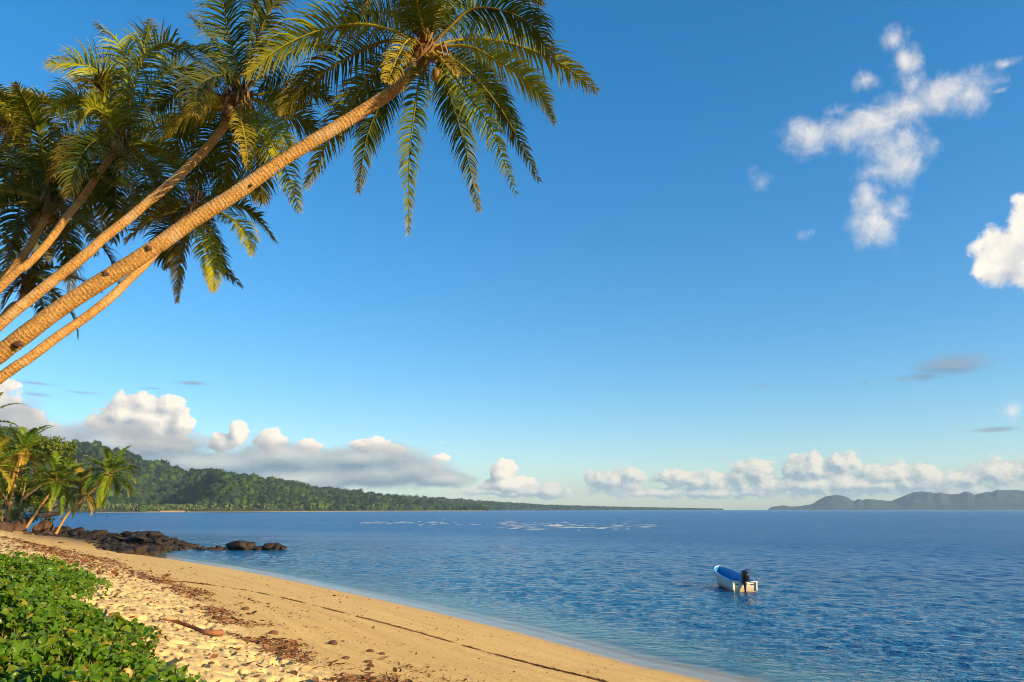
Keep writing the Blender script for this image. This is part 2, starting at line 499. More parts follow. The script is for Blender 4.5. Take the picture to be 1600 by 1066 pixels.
m_sea, nt = new_mat("sea_water"); g = NT(nt)
pos = g.n('ShaderNodeNewGeometry').outputs['Position']
s_at = g.attr('s')
wind = g.noise(g.vm('MULTIPLY', pos, (.010, .07, 1)), 1.0, 5, .6)
reef = g.noise(g.vm('MULTIPLY', pos, (.014, .055, 1)), 1.0, 5, .62)
deep = g.mix(g.rng(reef, .35, .68), (.003, .088, .265), (.003, .060, .205))
lag = g.mix(g.rng(reef, .35, .65), (.005, .108, .245), (.004, .082, .210))
wc = g.mix(g.rng(s_at, -45, -5, smooth=True), deep, lag)
wc = g.mix(g.rng(s_at, -7, -1.5, smooth=True), wc, (.026, .120, .160))
rp1 = g.noise(g.vm('MULTIPLY', pos, (3.0, 3.8, 1)), 1.0, 3, .6, .4)
rp2 = g.noise(g.vm('MULTIPLY', pos, (1.1, 1.5, 1)), 1.0, 4, .58, .3)
ht = g.m('MULTIPLY_ADD', rp2, 1.7, g.m('MULTIPLY', rp1, .7))
bst = g.m('MULTIPLY', g.rng(wind, .32, .68, .5, 1.3), g.rng(s_at, -7, -1.0, 1.0, .05))
bp = g.n('ShaderNodeBump', {'Height': ht, 'Strength': bst, 'Distance': .27})
bs = g.n('ShaderNodeBsdfPrincipled', {'Base Color': wc, 'Roughness': g.rng(s_at, -70, -12, .26, .07), 'IOR': 1.333, 'Specular IOR Level': .40})
g.link(bp.outputs[0], bs.inputs['Normal'])
clear = g.rng(s_at, -2.4, -.7, 0, .95, smooth=True)
gl = g.n('ShaderNodeBsdfGlossy', {'Roughness': .08}); g.link(bp.outputs[0], gl.inputs['Normal'])
thin = g.n('ShaderNodeMixShader', {0: g.m('MULTIPLY', g.n('ShaderNodeFresnel', {'IOR': 1.333}).outputs[0], g.m('SUBTRACT', 1.0, g.n('ShaderNodeNewGeometry').outputs['Backfacing']))})
g.link(g.n('ShaderNodeBsdfTransparent', {'Color': (.93, .97, .96, 1)}).outputs[0], thin.inputs[1]); g.link(gl.outputs[0], thin.inputs[2])
mx = g.n('ShaderNodeMixShader', {0: clear}); g.link(bs.outputs[0], mx.inputs[1]); g.link(thin.outputs[0], mx.inputs[2])
g.link(mx.outputs[0], g.n('ShaderNodeOutputMaterial').inputs[0])
me = mesh_np("sea", np.stack([X.ravel(), Y.ravel(), Z.ravel()], 1), F, [m_sea], True, {'s': np.clip(S_.ravel(), -90, 5)})
tag(link("sea", me), kind='structure')

# ---------------------------------------------------------------- headlands and islands
m_hill = simple_mat("hill_soil", (.014, .026, .008), .9, .4, .02, coords='Object')
m_forest = simple_mat("forest_leaves", (.006, .020, .006), .8, .6, .03, tint=(.060, .105, .010), spec=.1)
m_island = simple_mat("island_hazed_forest", (.026, .044, .056), .95, .35, .004, spec=.1)  # forest green turned blue grey: part of the distance haze is in this colour


def hill_grid(ridge, coast, width, n_u, n_t, relief, seed, u0, u1, spurs=(), drop=0.0):
    """a range of hills: columns by bearing, rows from the coast over the ridge and down behind"""
    rx, ry = np.array(ridge, float).T; cx, cd = np.array(coast, float).T
    u = np.linspace(u0, u1, n_u)
    yr = np.interp(u, rx, ry); dc = np.interp(u, cx, cd)
    t = np.concatenate([np.linspace(0, 1, n_t), np.linspace(1.08, 1.6, 6)])
    P = np.empty((len(t), n_u, 3))
    for k in range(n_u):
        W = width * dc[k]
        zr = max(at(u[k], yr[k], dc[k] + W)[2] - drop * min(1.0, (796 - yr[k]) / 30), 1.0)
        d = ray(u[k], 796.3)
        dist = dc[k] + t * W
        prof = np.where(t <= 1, np.sin(np.clip(t, 0, 1) * math.pi / 2) ** .85, 1 - .45 * (t - 1) ** 1.0)
        n = fbm(u[k] / 58.0 + t * .9 * 2 + seed, t * 2.2 + seed * 3, 4, seed)
        n2 = fbm(u[k] / 16.0, t * 6 + seed, 3, seed + 9)
        bump = ((n - .5) * relief + (n2 - .5) * relief * .35) * np.sin(np.clip(t, 0, 1) * math.pi)
        P[:, k, 0] = d[0] / d[1] * dist; P[:, k, 1] = dist
        if spurs:
            for (uc, uw, am, pw) in spurs: bump = bump + am * math.exp(-((u[k] - uc) / uw) ** 2) * np.sin(np.clip(t, 0, 1) ** pw * math.pi)
        lim = np.where(t < 1, CAM_H + (zr - CAM_H) * dist / (dc[k] + W) * .985, 1e9)
        P[:, k, 2] = np.minimum(zr * np.clip(prof + bump, 0.0, 1.05), lim) + .4
    P[0, :, 2] = -1.5
    nt_, nu = len(t), n_u
    ii = np.arange(nt_ - 1)[:, None] * nu; jj = np.arange(nu - 1)[None, :]
    F = np.stack([ii + jj, ii + jj + 1, ii + nu + jj + 1, ii + nu + jj], -1).reshape(-1, 4)
    return P, F


def sample_hill(P, n, rng, tmax, tmin=.02, power=1.0):
    nt_, nu = P.shape[:2]
    a = (tmin + (tmax - tmin) * rng.random(n) ** power) * (nt_ - 1); b = rng.random(n) * (nu - 1.001)
    i = np.minimum(a.astype(int), nt_ - 2); j = b.astype(int); fa, fb = (a - i)[:, None], (b - j)[:, None]
    return P[i, j] * (1 - fa) * (1 - fb) + P[i + 1, j] * fa * (1 - fb) + P[i, j + 1] * (1 - fa) * fb + P[i + 1, j + 1] * fa * fb


def forest(name, pts, sizes, rng, sub=2, flat=.85, leaves=70):
    """crowns by the thousand, one object: lumpy domes of leaf clumps"""
    V0, F0 = ico(sub); nv = len(V0)
    Vs, Fs, At = [], [], []; base = 0
    for k, (p, r) in enumerate(zip(pts, sizes)):
        q = rng.random(3) * 50
        lump = lambda D: 1 + .7 * (fbm(D[:, 0] * 1.7 + q[0] + D[:, 2], D[:, 1] * 1.7 + q[1], 2, k % 97) - .5)
        sc = np.array([r, r * rng.uniform(.8, 1.2), r * flat * rng.uniform(.7, 1.5)])
        W = V0 * (lump(V0) + rng.normal(0, .08, nv))[:, None] * sc
        D = nrm(rng.normal(size=(leaves, 3)) + [0, 0, .35])           # ragged leaf clumps standing off the dome
        c = D * (lump(D) * rng.uniform(.88, 1.16, leaves))[:, None] * sc
        e = rng.normal(size=(leaves, 3, 3)) * r * .15
        L = (c[:, None, :] + e).reshape(-1, 3)
        Vs += [W + p + [0, 0, r * .4], L + p + [0, 0, r * .4]]
        Fs += [F0 + base, np.arange(leaves * 3).reshape(-1, 3) + base + nv]
        base += nv + leaves * 3
        t = rng.beta(.8, 2.8)
        At += [np.full(nv, t), np.repeat(np.clip(t + rng.normal(0, .16, leaves), 0, 1), 3)]
    me = mesh_np(name, np.concatenate(Vs), np.concatenate(Fs), [m_forest], False, {'tint': np.concatenate(At)})
    return me


RIDGE1 = [(-420, 600), (-200, 632), (-60, 660), (0, 670), (60, 686), (130, 694), (200, 710), (260, 726), (330, 738), (400, 749), (460, 757), (520, 769), (587, 778), (640, 785), (700, 792), (760, 797)]
COAST1 = [(-420, 900), (0, 1120), (140, 1200), (300, 1300), (420, 1450), (560, 1850), (700, 2350), (760, 2500)]
P1, F1 = hill_grid(RIDGE1, COAST1, .42, 300, 70, .55, 4, -420, 760, [(255, 64, -.72, .9), (352, 26, .42, .8), (420, 45, .10, .8), (80, 60, -.2, 1), (520, 30, -.15, 1), (610, 40, .1, 1)], 9.0)
# a dark valley behind a spur, west of the bright slope
me = mesh_np("hill", P1.reshape(-1, 3), F1, [m_hill], True); tag(link("hill", me), kind='structure')
RIDGE2 = [(420, 772), (520, 776), (587, 777), (662, 780), (711, 783), (775, 787), (850, 791.2), (925, 792.8), (1000, 794), (1070, 795), (1130, 796.0)]
COAST2 = [(420, 2900), (700, 3200), (900, 3900), (1130, 5200)]
P2, F2 = hill_grid(RIDGE2, COAST2, .3, 160, 24, .3, 8, 420, 1130)
me = mesh_np("far_headland", P2.reshape(-1, 3), F2, [m_hill], True); tag(link("far_headland", me), kind='structure')

rg = np.random.default_rng(21)
pts = np.concatenate([sample_hill(P1, 8600, rg, .90), sample_hill(P1, 900, rg, .90, .86)])
pts = pts[np.abs(pts[:, 0] / pts[:, 1] + .18) < .62]
sz = np.clip(rg.lognormal(1.38, .42, len(pts)), 2.0, 10) * np.clip(pts[:, 1] / 1500, .8, 1.5)
tag(link("hill_forest", forest("hill_forest", pts, sz, rg)), "dense rainforest of rounded crowns covering the green hill behind the bay", "forest", kind='stuff')
pts = np.concatenate([sample_hill(P2, 2300, rg, .92), sample_hill(P2, 300, rg, .92, .85)])
sz = np.clip(rg.lognormal(2.1, .3, len(pts)), 4, 16)
sz = np.minimum(sz, 3 + pts[:, 2] * .16)
tag(link("headland_forest", forest("headland_forest", pts, sz, rg, 1)), "hazy dark green wood covering the low far headland", "forest", kind='stuff')

# palm groves on the flat at the foot of the hill: too small to tell apart
m_grove = simple_mat("grove_fronds", (.095, .150, .020), .6, .4, .05, tint=(.19, .19, .04), spec=.3)
mb = MB()
for k in range(520):
    u = rg.uniform(-60, 640) if k % 3 else rg.uniform(100, 420)
    dc = np.interp(u, *np.array(COAST1, float).T) * rg.uniform(1.004, 1.05)
    d = ray(u, 796.3); p = np.array([d[0] / d[1] * dc, dc, 1.0])
    h = rg.uniform(6, 13) * np.clip(dc / 1300, .9, 1.4); lean = rg.normal(0, 1.2, 2)
    top = p + [lean[0], lean[1], h]
    V, f = tube(np.array([p, (p + top) / 2 + [0, 0, .3], top]), .25, 4, False); mb.add(V, f, .9)
    n = rg.integers(9, 13); tint = rg.beta(1.2, 2.5)
    for q in range(n):
        a = q * 2.4 + rg.random(); up = rg.uniform(-.3, .9); L = rg.uniform(3.2, 4.6)
        dr = np.array([math.cos(a), math.sin(a), 0]); sd = np.array([-dr[1], dr[0], 0])
        c = [top + dr * L * s + np.array([0, 0, 1.0]) * (up * s - .95 * s * s) * L for s in (0, .35, .7, 1)]
        w = [.2, .75, .6, .1]
        V = np.array([c[i] + sd * w[i] * e - np.array([0, 0, .35 * w[i] * abs(e)]) for i in range(4) for e in (-1, 0, 1)])
        f = [[i * 3 + e, i * 3 + e + 1, i * 3 + 4 + e, i * 3 + 3 + e] for i in range(3) for e in (0, 1)]
        mb.add(V, np.array(f), tint)
tag(link("palm_grove", mb.mesh("palm_grove", [m_grove])), "strip of small light green palms along the foot of the wooded hill", "palm grove", kind='stuff')
# pale strip of far beach at the water's edge
m_far = simple_mat("far_sand", (.50, .36, .18), .9, .2, .05)
mb = MB()
for u0, u1, dd, hh in ((150, 253, 1.0, .7), (250, 290, 1.0, 2.2), (292, 560, .997, .5), (560, 760, .997, .6)):
    us = np.linspace(u0, u1, 20)
    fr, bk = [], []
    for u in us:
        dc = np.interp(u, *np.array(COAST1, float).T) * dd; d = ray(u, 796.3)
        fr.append([d[0] / d[1] * (dc - 12), dc - 12, -.2]); bk.append([d[0] / d[1] * (dc + 14), dc + 14, hh + .6])
    n = len(us); i = np.arange(n - 1)
    mb.add(np.array(fr + bk), np.stack([i, i + 1, n + i + 1, n + i], 1))
tag(link("far_beach", mb.mesh("far_beach", [m_far])), kind='structure')

ISL = [(1199, 797.0), (1204, 793.5), (1210, 792), (1225, 790), (1235, 792), (1250, 791.5), (1270, 788), (1278, 783), (1285, 779.5), (1292, 776), (1300, 774.5), (1307, 774), (1318, 775), (1326, 778), (1333, 782.5), (1337, 783), (1343, 779.5), (1350, 782),
       (1360, 780), (1375, 781.5), (1394, 783), (1405, 779), (1418, 774), (1431, 770), (1440, 768.5), (1450, 768), (1462, 771), (1472, 769.5), (1488, 773), (1502, 772), (1508, 769), (1514, 768), (1521, 770.5), (1525, 773.5), (1535, 771), (1544, 769), (1553, 769.5), (1562, 765.5),
       (1575, 766.5), (1590, 766), (1604, 767), (1640, 771), (1690, 764), (1760, 774), (1840, 786), (1900, 797)]
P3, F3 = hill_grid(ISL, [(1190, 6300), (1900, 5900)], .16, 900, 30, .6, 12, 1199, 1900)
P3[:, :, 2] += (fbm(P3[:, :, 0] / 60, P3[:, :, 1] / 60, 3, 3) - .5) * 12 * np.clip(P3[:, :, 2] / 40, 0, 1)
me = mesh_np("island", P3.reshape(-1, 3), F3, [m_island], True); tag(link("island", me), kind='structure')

# ---------------------------------------------------------------- surf on the reef
m_foam = simple_mat("foam", (.48, .54, .58), .6, .08, 3.0)
mb = MB()
for k in range(190):
    lane = rg.random()
    if k < 100: px, py = rg.uniform(780, 1022), 821 + rg.normal(0, 2.6) + (rg.random() > .6) * 3
    elif k < 150: px, py = rg.uniform(560, 700), 816.5 + rg.normal(0, 1.2)
    elif k < 185: px, py = rg.uniform(650, 900), 818.5 + rg.normal(0, 1.6)
    else: px, py = rg.uniform(620, 1000), 812 + rg.normal(0, 2)
    p = at_z(px, py, .06)
    L = rg.lognormal(.1, .6) * (1.2 if k < 100 else .8); n = 9
    s = np.linspace(-1, 1, n); yy = np.cumsum(rg.normal(0, .12, n)); w = (1 - s ** 2) * rg.uniform(.02, .08) + .01
    h = (1 - s ** 2) * rg.uniform(.03, .13)
    C = np.stack([p[0] + s * L, p[1] + yy, np.full(n, .0)], 1)
    V = np.concatenate([C - np.stack([0 * s, w, 0 * s - .02], 1), C + np.stack([0 * s, 0 * s, h], 1), C + np.stack([0 * s, w, 0 * s - .02], 1)])
    i = np.arange(n - 1)
    mb.add(V, np.concatenate([np.stack([i, i + 1, n + i + 1, n + i], 1), np.stack([n + i, n + i + 1, 2 * n + i + 1, 2 * n + i], 1)]))
tag(link("reef_foam", mb.mesh("reef_foam", [m_foam], True)), "thin white lines of foam breaking over the reef in the bay", "foam", kind='stuff')

# ---------------------------------------------------------------- the air
m_air, nt = new_mat("haze_air"); g = NT(nt)
pv = g.n('ShaderNodeVolumePrincipled', {'Color': (.48, .74, 1.0, 1), 'Density': HAZE_DENSITY, 'Anisotropy': 0.0})
g.link(pv.outputs[0], g.n('ShaderNodeOutputMaterial').inputs['Volume'])
z0, z1 = -4.2, 215.0
V = np.array([(x, y, z) for z in (z0, z1) for x, y in ((-9800, -9800), (9800, -9800), (9800, 9800), (-9800, 9800))], float)
me = mesh_np("haze", V, np.array([(3, 2, 1, 0), (4, 5, 6, 7), (0, 1, 5, 4), (1, 2, 6, 5), (2, 3, 7, 6), (3, 0, 4, 7)]), [m_air])
if HAZE_DENSITY > 0: tag(link("haze", me), kind='stuff')

# ---------------------------------------------------------------- coconut palms
def leaf_mat(name, green, yellow, dry, transl=.38, gloss=.5):
    m, nt = new_mat(name); g = NT(nt)
    tc = g.n('ShaderNodeTexCoord').outputs['Object']
    oi = g.n('ShaderNodeSeparateXYZ', {0: g.n('ShaderNodeObjectInfo').outputs['Color']}).outputs[0]
    nz = g.noise(tc, 2.2, 4, .6)
    f = g.m('ADD', g.m('MULTIPLY', oi, .85), g.m('MULTIPLY', g.rng(nz, .3, .7), .2))
    c = g.mix(f, green, yellow)
    c = g.mix(g.attr('tint'), c, dry)
    b = g.n('ShaderNodeBsdfPrincipled', {'Base Color': c, 'Roughness': gloss, 'Specular IOR Level': .22})
    t = g.n('ShaderNodeBsdfTranslucent', {'Color': g.mix(1.0, c, (1.0, .95, .55), 'MULTIPLY')})
    mx = g.n('ShaderNodeMixShader', {0: transl}); g.link(b.outputs[0], mx.inputs[1]); g.link(t.outputs[0], mx.inputs[2])
    g.link(mx.outputs[0], g.n('ShaderNodeOutputMaterial').inputs[0])
    return m


m_frond = leaf_mat("palm_leaf", (.009, .038, .003), (.215, .250, .008), (.38, .22, .03), .18)
m_frond_far = leaf_mat("shore_palm_leaf", (.045, .145, .006), (.19, .28, .010), (.46, .25, .03), .30)

m_bark, nt = new_mat("palm_bark"); g = NT(nt)
tc = g.n('ShaderNodeTexCoord').outputs['Object']
v_at = g.attr('v')
ringn = g.m('MULTIPLY_ADD', g.noise(tc, 3.0, 5, .65), 2.0, g.m('MULTIPLY', v_at, 15.0))
ring = g.m('POWER', g.m('ABSOLUTE', g.m('SINE', g.m('MULTIPLY', ringn, math.pi))), .45)
spk = g.noise(tc, 34, 6, .72); blot = g.noise(tc, 1.9, 6, .7)
c = g.mix(g.rng(spk, .34, .66), (.135, .062, .018), (.60, .340, .095))
c = g.mix(g.m('MULTIPLY', g.m('MULTIPLY', g.rng(ring, .6, .1), g.rng(g.noise(tc, 1.7, 3, .6), .3, .6)), .5), c, (.075, .040, .018))
c = g.mix(g.m('MULTIPLY', g.rng(blot, .52, .72), .55), c, (.46, .37, .24))
c = g.mix(g.m('MULTIPLY', g.rng(blot, .46, .28), .6), c, (.11, .055, .022))
b = g.n('ShaderNodeBsdfPrincipled', {'Base Color': c, 'Roughness': .85, 'Specular IOR Level': .25})
bp = g.n('ShaderNodeBump', {'Height': g.m('ADD', g.m('MULTIPLY', ring, .35), g.m('MULTIPLY', spk, .7)), 'Strength': .8, 'Distance': .03}); g.link(bp.outputs[0], b.inputs['Normal'])
g.link(b.outputs[0], g.n('ShaderNodeOutputMaterial').inputs[0])
m_scar = simple_mat("bark_wound", (.10, .045, .02), .9, .5, 12, .6, 30)
m_fibre = simple_mat("palm_fibre", (.15, .075, .022), .9, .5, 14, .6, 60, tint=(.30, .16, .045))
m_nut = simple_mat("coconut_husk", (.14, .13, .03), .5, .35, 3.0, tint=(.28, .14, .04))
UP = np.array([0, 0, 1.0])


def frond_geo(path, base, n_side, leaf_l, width, rng, dry=0.0, petiole=.2, droop=1.0, rach=.022, segs=4, face=0.0, ang=(70, 36)):
    """one frond: rachis and two rows of drooping leaflets; path in world space; vertices relative to base"""
    C = spline(path, 40); n = 40
    T = nrm(np.gradient(C, axis=0))
    oh = C[-1] - C[0]; oh[2] = 0; oh = oh / max(np.linalg.norm(oh), .3)
    Nr = UP + .65 * oh
    Nn = nrm(Nr - T * (T @ Nr)[:, None]); S = np.cross(T, Nn)
    v = nrm(np.array([0, 0, CAM_H]) - C[20]); a0 = math.atan2(v @ S[20], v @ Nn[20])
    a0 = min((a0, a0 - math.pi, a0 + math.pi), key=abs)
    twist = a0 * min(face, 1) + rng.normal(0, .2)
    if twist:
        ct, st = math.cos(twist), math.sin(twist); Nn, S = Nn * ct + S * st, S * ct - Nn * st
    mb = MB()
    r = rach * np.linspace(1.9, .22, n); r[:4] *= np.array([1.7, 1.4, 1.2, 1.05])
    V, f = tube(C, r, 5, False); mb.add(V, f, np.clip(.45 * np.linspace(1, .3, n).repeat(5) + dry * .5, 0, 1))
    for side in (-1, 1):
        t = np.linspace(petiole, .995, n_side) + rng.normal(0, .004, n_side)
        t = np.clip(t, 0, .999); keep = rng.random(n_side) > .05; t = t[keep]; k = len(t)
        x = t * (n - 1); i = x.astype(int); i = np.minimum(i, n - 2); fr = (x - i)[:, None]
        P = C[i] * (1 - fr) + C[i + 1] * fr; tt = T[i]; ss = S[i] * side; nn = Nn[i]
        q = (t - petiole) / (1 - petiole)
        a = np.radians(ang[0] + (ang[1] - ang[0]) * q + rng.normal(0, 5, k))[:, None]
        vlift = (.52 - .35 * q + rng.normal(0, .14, k))[:, None]
        d = nrm(ss * np.sin(a) + tt * np.cos(a) + nn * vlift)
        L = leaf_l * (.50 + .50 * np.sin(math.pi * np.clip(q * .9 + .12, 0, 1)) ** .8) * (1 - .55 * q ** 3) * rng.uniform(.8, 1.08, k)
        wv = nrm(np.cross(d, nn) + nn * rng.normal(0, .25, k)[:, None])
        prof = [1.0, 1.0, .78, .42, .05] if segs == 4 else [1.0, .95, .5, .05]
        g_ = droop * rng.uniform(.14, .38, k)[:, None]
        rows = []; p = P.copy(); dd = d.copy()
        for s in range(segs + 1):
            w = width * prof[s] * (.6 + .4 * np.sin(math.pi * q))[:, None]
            rows += [p - wv * w * .5, p + wv * w * .5]
            p = p + dd * (L / segs)[:, None]
            dd = nrm(dd - UP * g_ * (1 + .5 * s)); wv = nrm(wv - dd * (wv * dd).sum(1, keepdims=True))
        V = np.stack(rows, 1).reshape(-1, 3); m = 2 * (segs + 1)
        b0 = np.arange(k)[:, None] * m
        F = np.concatenate([np.stack([b0[:, 0] + 2 * s, b0[:, 0] + 2 * s + 1, b0[:, 0] + 2 * s + 3, b0[:, 0] + 2 * s + 2], 1) for s in range(segs)])
        tip = np.repeat(np.linspace(0, 1, segs + 1), 2)[None, :] ** 2.5
        A = np.clip(dry + tip * (.05 + .5 * q[:, None] ** 4 + .25 * rng.random((k, 1)) ** 4) + .5 * (q[:, None] ** 6) * .6, 0, 1)
        mb.add(V, F, A.ravel())
    return mb


def frond(parent, base, path, mat, name="frond", label=None, **kw):
    yel = kw.pop('yel', None)
    if yel is None: yel = float(kw['rng'].random() ** 3.0)
    mb = frond_geo(path, base, **kw)
    o = link(name, mb.mesh(name, [mat], False, base), parent)
    o.color = (yel, 0, 0, 1)
    if label: o["label"] = label
    return o


def px_path(crown, Yc, pts, dz):
    P = [at(*crown, Yc)]; n = len(pts)
    for i, p in enumerate(pts):
        t = (i + 1) / n
        P.append(at(p[0], p[1], Yc + dz * t))
    return np.array(P)


def free_path(c, az, pitch, L, sag):
    """a frond that starts at a pitch and bends down along its length"""
    n = 9; p = np.array(c, float); out = [p.copy()]; a = pitch
    h = np.array([math.cos(az), math.sin(az), 0.0])
    for i in range(n):
        p = p + (h * math.cos(a) + UP * math.sin(a)) * L / n; out.append(p.copy())
        a = max(a - sag * (.4 + 1.2 * i / n) / n, -1.5)
    return np.array(out)


def trunk_mesh(name, C, r0, r1, org, rng, k=16, rough=.07, bulge=True):
    n = max(30, int(np.linalg.norm(np.diff(C, axis=0), axis=1).sum() / .07))
    C = spline(C, n); s = np.concatenate([[0], np.cumsum(np.linalg.norm(np.diff(C, axis=0), axis=1))])
    t = s / s[-1]
    r = r0 + (r1 - r0) * t ** .8
    if bulge: r = r + r0 * .55 * np.exp(-t * 22)
    ringw = 1 + .010 * np.sign(np.sin(s * 2 * math.pi * 5.5)) + .03 * (vnoise(s * 2.2, s * 0, 3) - .5)
    ang = np.arange(k)
    wob = ringw[:, None] * (1 + rough * (vnoise(np.repeat(s[:, None] * 3, k, 1), np.repeat(ang[None] * .9, n, 0), int(r0 * 1000)) - .5) + rng.normal(0, .008, (n, k)))
    V, fs = tube(C, r, k, True, wob)
    v = np.concatenate([np.repeat(s, k), [0, s[-1]]])
    return mesh_np(name, V - org, fs[:1] + [np.concatenate(fs[1:])], [m_bark], True, {'v': v}), C


def nuts(parent, c, base, rng, n, r=.11, spread=.3):
    V0, F0 = ico(2)
    for i in range(n):
        a = rng.random() * 6.28; p = np.asarray(c) + np.array([math.cos(a) * spread, math.sin(a) * spread, -.12 - rng.random() * .35])
        V = V0 * [r, r * .95, r * 1.25]; V[:, 2] += .12 * r * np.cos(3 * np.arctan2(V0[:, 1], V0[:, 0])) * (1 - V0[:, 2] ** 2)
        o = link("coconut", mesh_np("coconut", V + p - base, F0, [m_nut], True, {'tint': np.full(len(V), rng.random() ** 2)}), parent)


def crown_fibre(parent, top, axis, base, rng, r=.2, n=70):
    """ragged brown sheath under the fronds"""
    mb = MB()
    axis = nrm(axis); e1 = nrm(np.cross(axis, [0.3, .2, 1])); e2 = np.cross(axis, e1)
    C = np.array([top - axis * .55, top - axis * .3, top - axis * .05, top + axis * .15])
    V, f = tube(C, [r * .75, r * 1.05, r * 1.15, r * .6], 12); mb.add(V, f, .2)
    for i in range(n):
        a = rng.random() * 6.28; d = e1 * math.cos(a) + e2 * math.sin(a)
        p = top + d * r + axis * rng.uniform(-.35, .15); L = rng.uniform(.25, .7)
        q = p + d * L * .45 + axis * rng.uniform(-.1, .25); e = q + d * L * .3 - UP * L * .7
        w = np.cross(d, UP) * rng.uniform(.012, .035)
        V = np.array([p - w, p + w, q - w, q + w, e - w * .3, e + w * .3]); mb.add(V, np.array([[0, 1, 3, 2], [2, 3, 5, 4]]), rng.random())
    link("leaf_sheath", mb.mesh("leaf_sheath", [m_fibre], False, base), parent)


def palm(name_label, trunk_px, crown, Yc, r0, r1, fronds_px, seed, generic=(), nut=4, leaf_l=.84, n_side=84, foot=None, base_ext=None, group="tall palms leaning over the beach", flen=3.7):
    rng = np.random.default_rng(seed)
    TP = [at(*p[:2], p[2]) for p in trunk_px]
    if base_ext is not None:
        x, y = TP[0][0] + base_ext[0], TP[0][1] + base_ext[1]
        gz = float(ground(np.array([x]), np.array([y]))[0])
        b = np.array([x, y, gz - .15]); TP = [b, b + (TP[0] - b) * np.array([.42, .45, .50])] + TP
    base = TP[0].copy(); base[2] += .15
    root = thing("coconut_palm", base, name_label, "palm tree", group)
    me, C = trunk_mesh("trunk", np.array(TP), r0, r1, base, rng)
    tr = link("trunk", me, root)
    top = at(*crown, Yc); ax = top - C[-6]
    crown_fibre(root, top, ax, base, rng, r1 * 1.5)
    for item in fronds_px:
        pts, dz = item[0], item[1]; kw = dict(item[2]) if len(item) > 2 else {}
        P = px_path(crown, Yc, pts, dz)
        L = np.linalg.norm(np.diff(P, axis=0), axis=1).sum()
        a = dict(n_side=int(n_side * kw.pop('dens', 1.0)), leaf_l=leaf_l * kw.pop('ll', 1.0), width=.036, rng=rng, dry=float(rng.random() ** 3 * .2), face=.3); a.update(kw)
        lab = "old yellowing frond" if a['dry'] > .45 else None
        frond(root, base, P, m_frond, label=lab, **a)
    for (az, pitch, L, sag, *kw) in generic:
        P = free_path(top + rng.normal(0, .05, 3), az, pitch, L, sag)
        a = dict(n_side=n_side, leaf_l=leaf_l, width=.037, rng=rng, dry=float(rng.random() ** 4 * .3)); a.update(kw[0] if kw else {})
        frond(root, base, P, m_frond, **a)
    if nut: nuts(root, top - nrm(ax) * .15, base, rng, nut, .105, .26)
    return root, base, C, tr


def spread_crown(n, seed, L=3.8, lo=-35, hi=80, az0=0.0, only=None):
    rng = np.random.default_rng(seed); out = []
    for i in range(n):
        az = az0 + i * 2.39996 + rng.normal(0, .12)
        pitch = R(hi + (lo - hi) * ((i + .5) / n) ** .9 + rng.normal(0, 6))
        if only and not only(az % (2 * math.pi), pitch): continue
        out.append((az, pitch, L * rng.uniform(.85, 1.1), R(75) * rng.uniform(.7, 1.2)))
    return out


# ---- the long palm that leans farthest over the water
A_fr = [
    ([(640, 58), (573, 38), (504, 46), (435, 76), (386, 117)], -.8, dict(ll=1.2, face=.55)),
    ([(608, 64), (556, 83), (504, 115), (462, 149), (444, 178)], .6, dict(ll=.95, face=.5)),
    ([(600, 95), (548, 162), (512, 222), (478, 291)], 1.3, dict(dry=.05, ll=.85, face=.7)),
    ([(622, 115), (596, 160), (573, 215), (560, 299)], 1.0, dict(ll=.8, dry=0, face=.8)),
    ([(661, 104), (651, 153), (640, 243), (638, 365)], -.9, dict(ll=.62, petiole=.26, ang=(72, 34), yel=.25)),
    ([(690, 100), (704, 153), (725, 225), (749, 331)], .5, dict(ll=.75, dry=0, face=1.0, yel=.1)),
    ([(700, 105), (732, 149), (766, 198), (806, 301)], -1.2, dict(ll=.72, dry=.04, face=1.0, yel=1)),
    ([(712, 95), (758, 139), (797, 194), (842, 282)], 1.1, dict(ll=.75, dry=0, face=.6, yel=.1)),
    ([(726, 72), (768, 90), (812, 118), (846, 150), (866, 192)], -.7, dict(ll=.8, dry=.04, face=.5, yel=.8)),
    ([(700, 45), (738, 14), (790, 18), (836, 45), (864, 98)], -.3, dict(ll=1.15, droop=1.5, face=.55)),
    ([(720, 62), (790, 66), (870, 96), (932, 142)], .9, dict(ll=.95, face=.6)),
    ([(662, 30), (640, -50), (600, -120)], -.6, {}), ([(672, 10), (680, -80), (700, -170)], .9, {}), ([(684, 20), (720, -60), (790, -110)], -.5, {}),
    ([(690, 30), (745, -25), (800, -22), (850, 8)], 1.4, dict(ll=.8)),
    ([(655, 35), (628, -28), (592, -18), (567, 14)], -.7, dict(dry=.15)),
    ([(640, 62), (622, 88), (610, 116), (604, 130)], -1.7, dict(dry=.4, ll=.5)),
    ([(668, 92), (690, 92), (706, 106), (712, 118)], -1.2, dict(dry=.4, ll=.4)),
    ([(650, 50), (600, 20), (560, 24), (530, 50)], 1.6, dict(dry=0)),
    ([(640, 90), (590, 120), (556, 160), (536, 205)], 2.2, dict(dry=0)),
    ([(676, 40), (700, 0), (730, -60)], 1.8, {}), ([(660, 40), (650, -10), (655, -90)], -1.6, {}),
    ([(700, 80), (740, 105), (780, 150), (800, 200)], 2.4, dict(dry=0, ll=.8)),
]
A_tr = [(0, 552, 12.9), (100, 478, 13.0), (225, 398, 13.15), (300, 346, 13.25), (375, 298, 13.3), (435, 254, 13.35), (504, 212, 13.4), (573, 170, 13.45), (626, 132, 13.5), (652, 104, 13.5)]
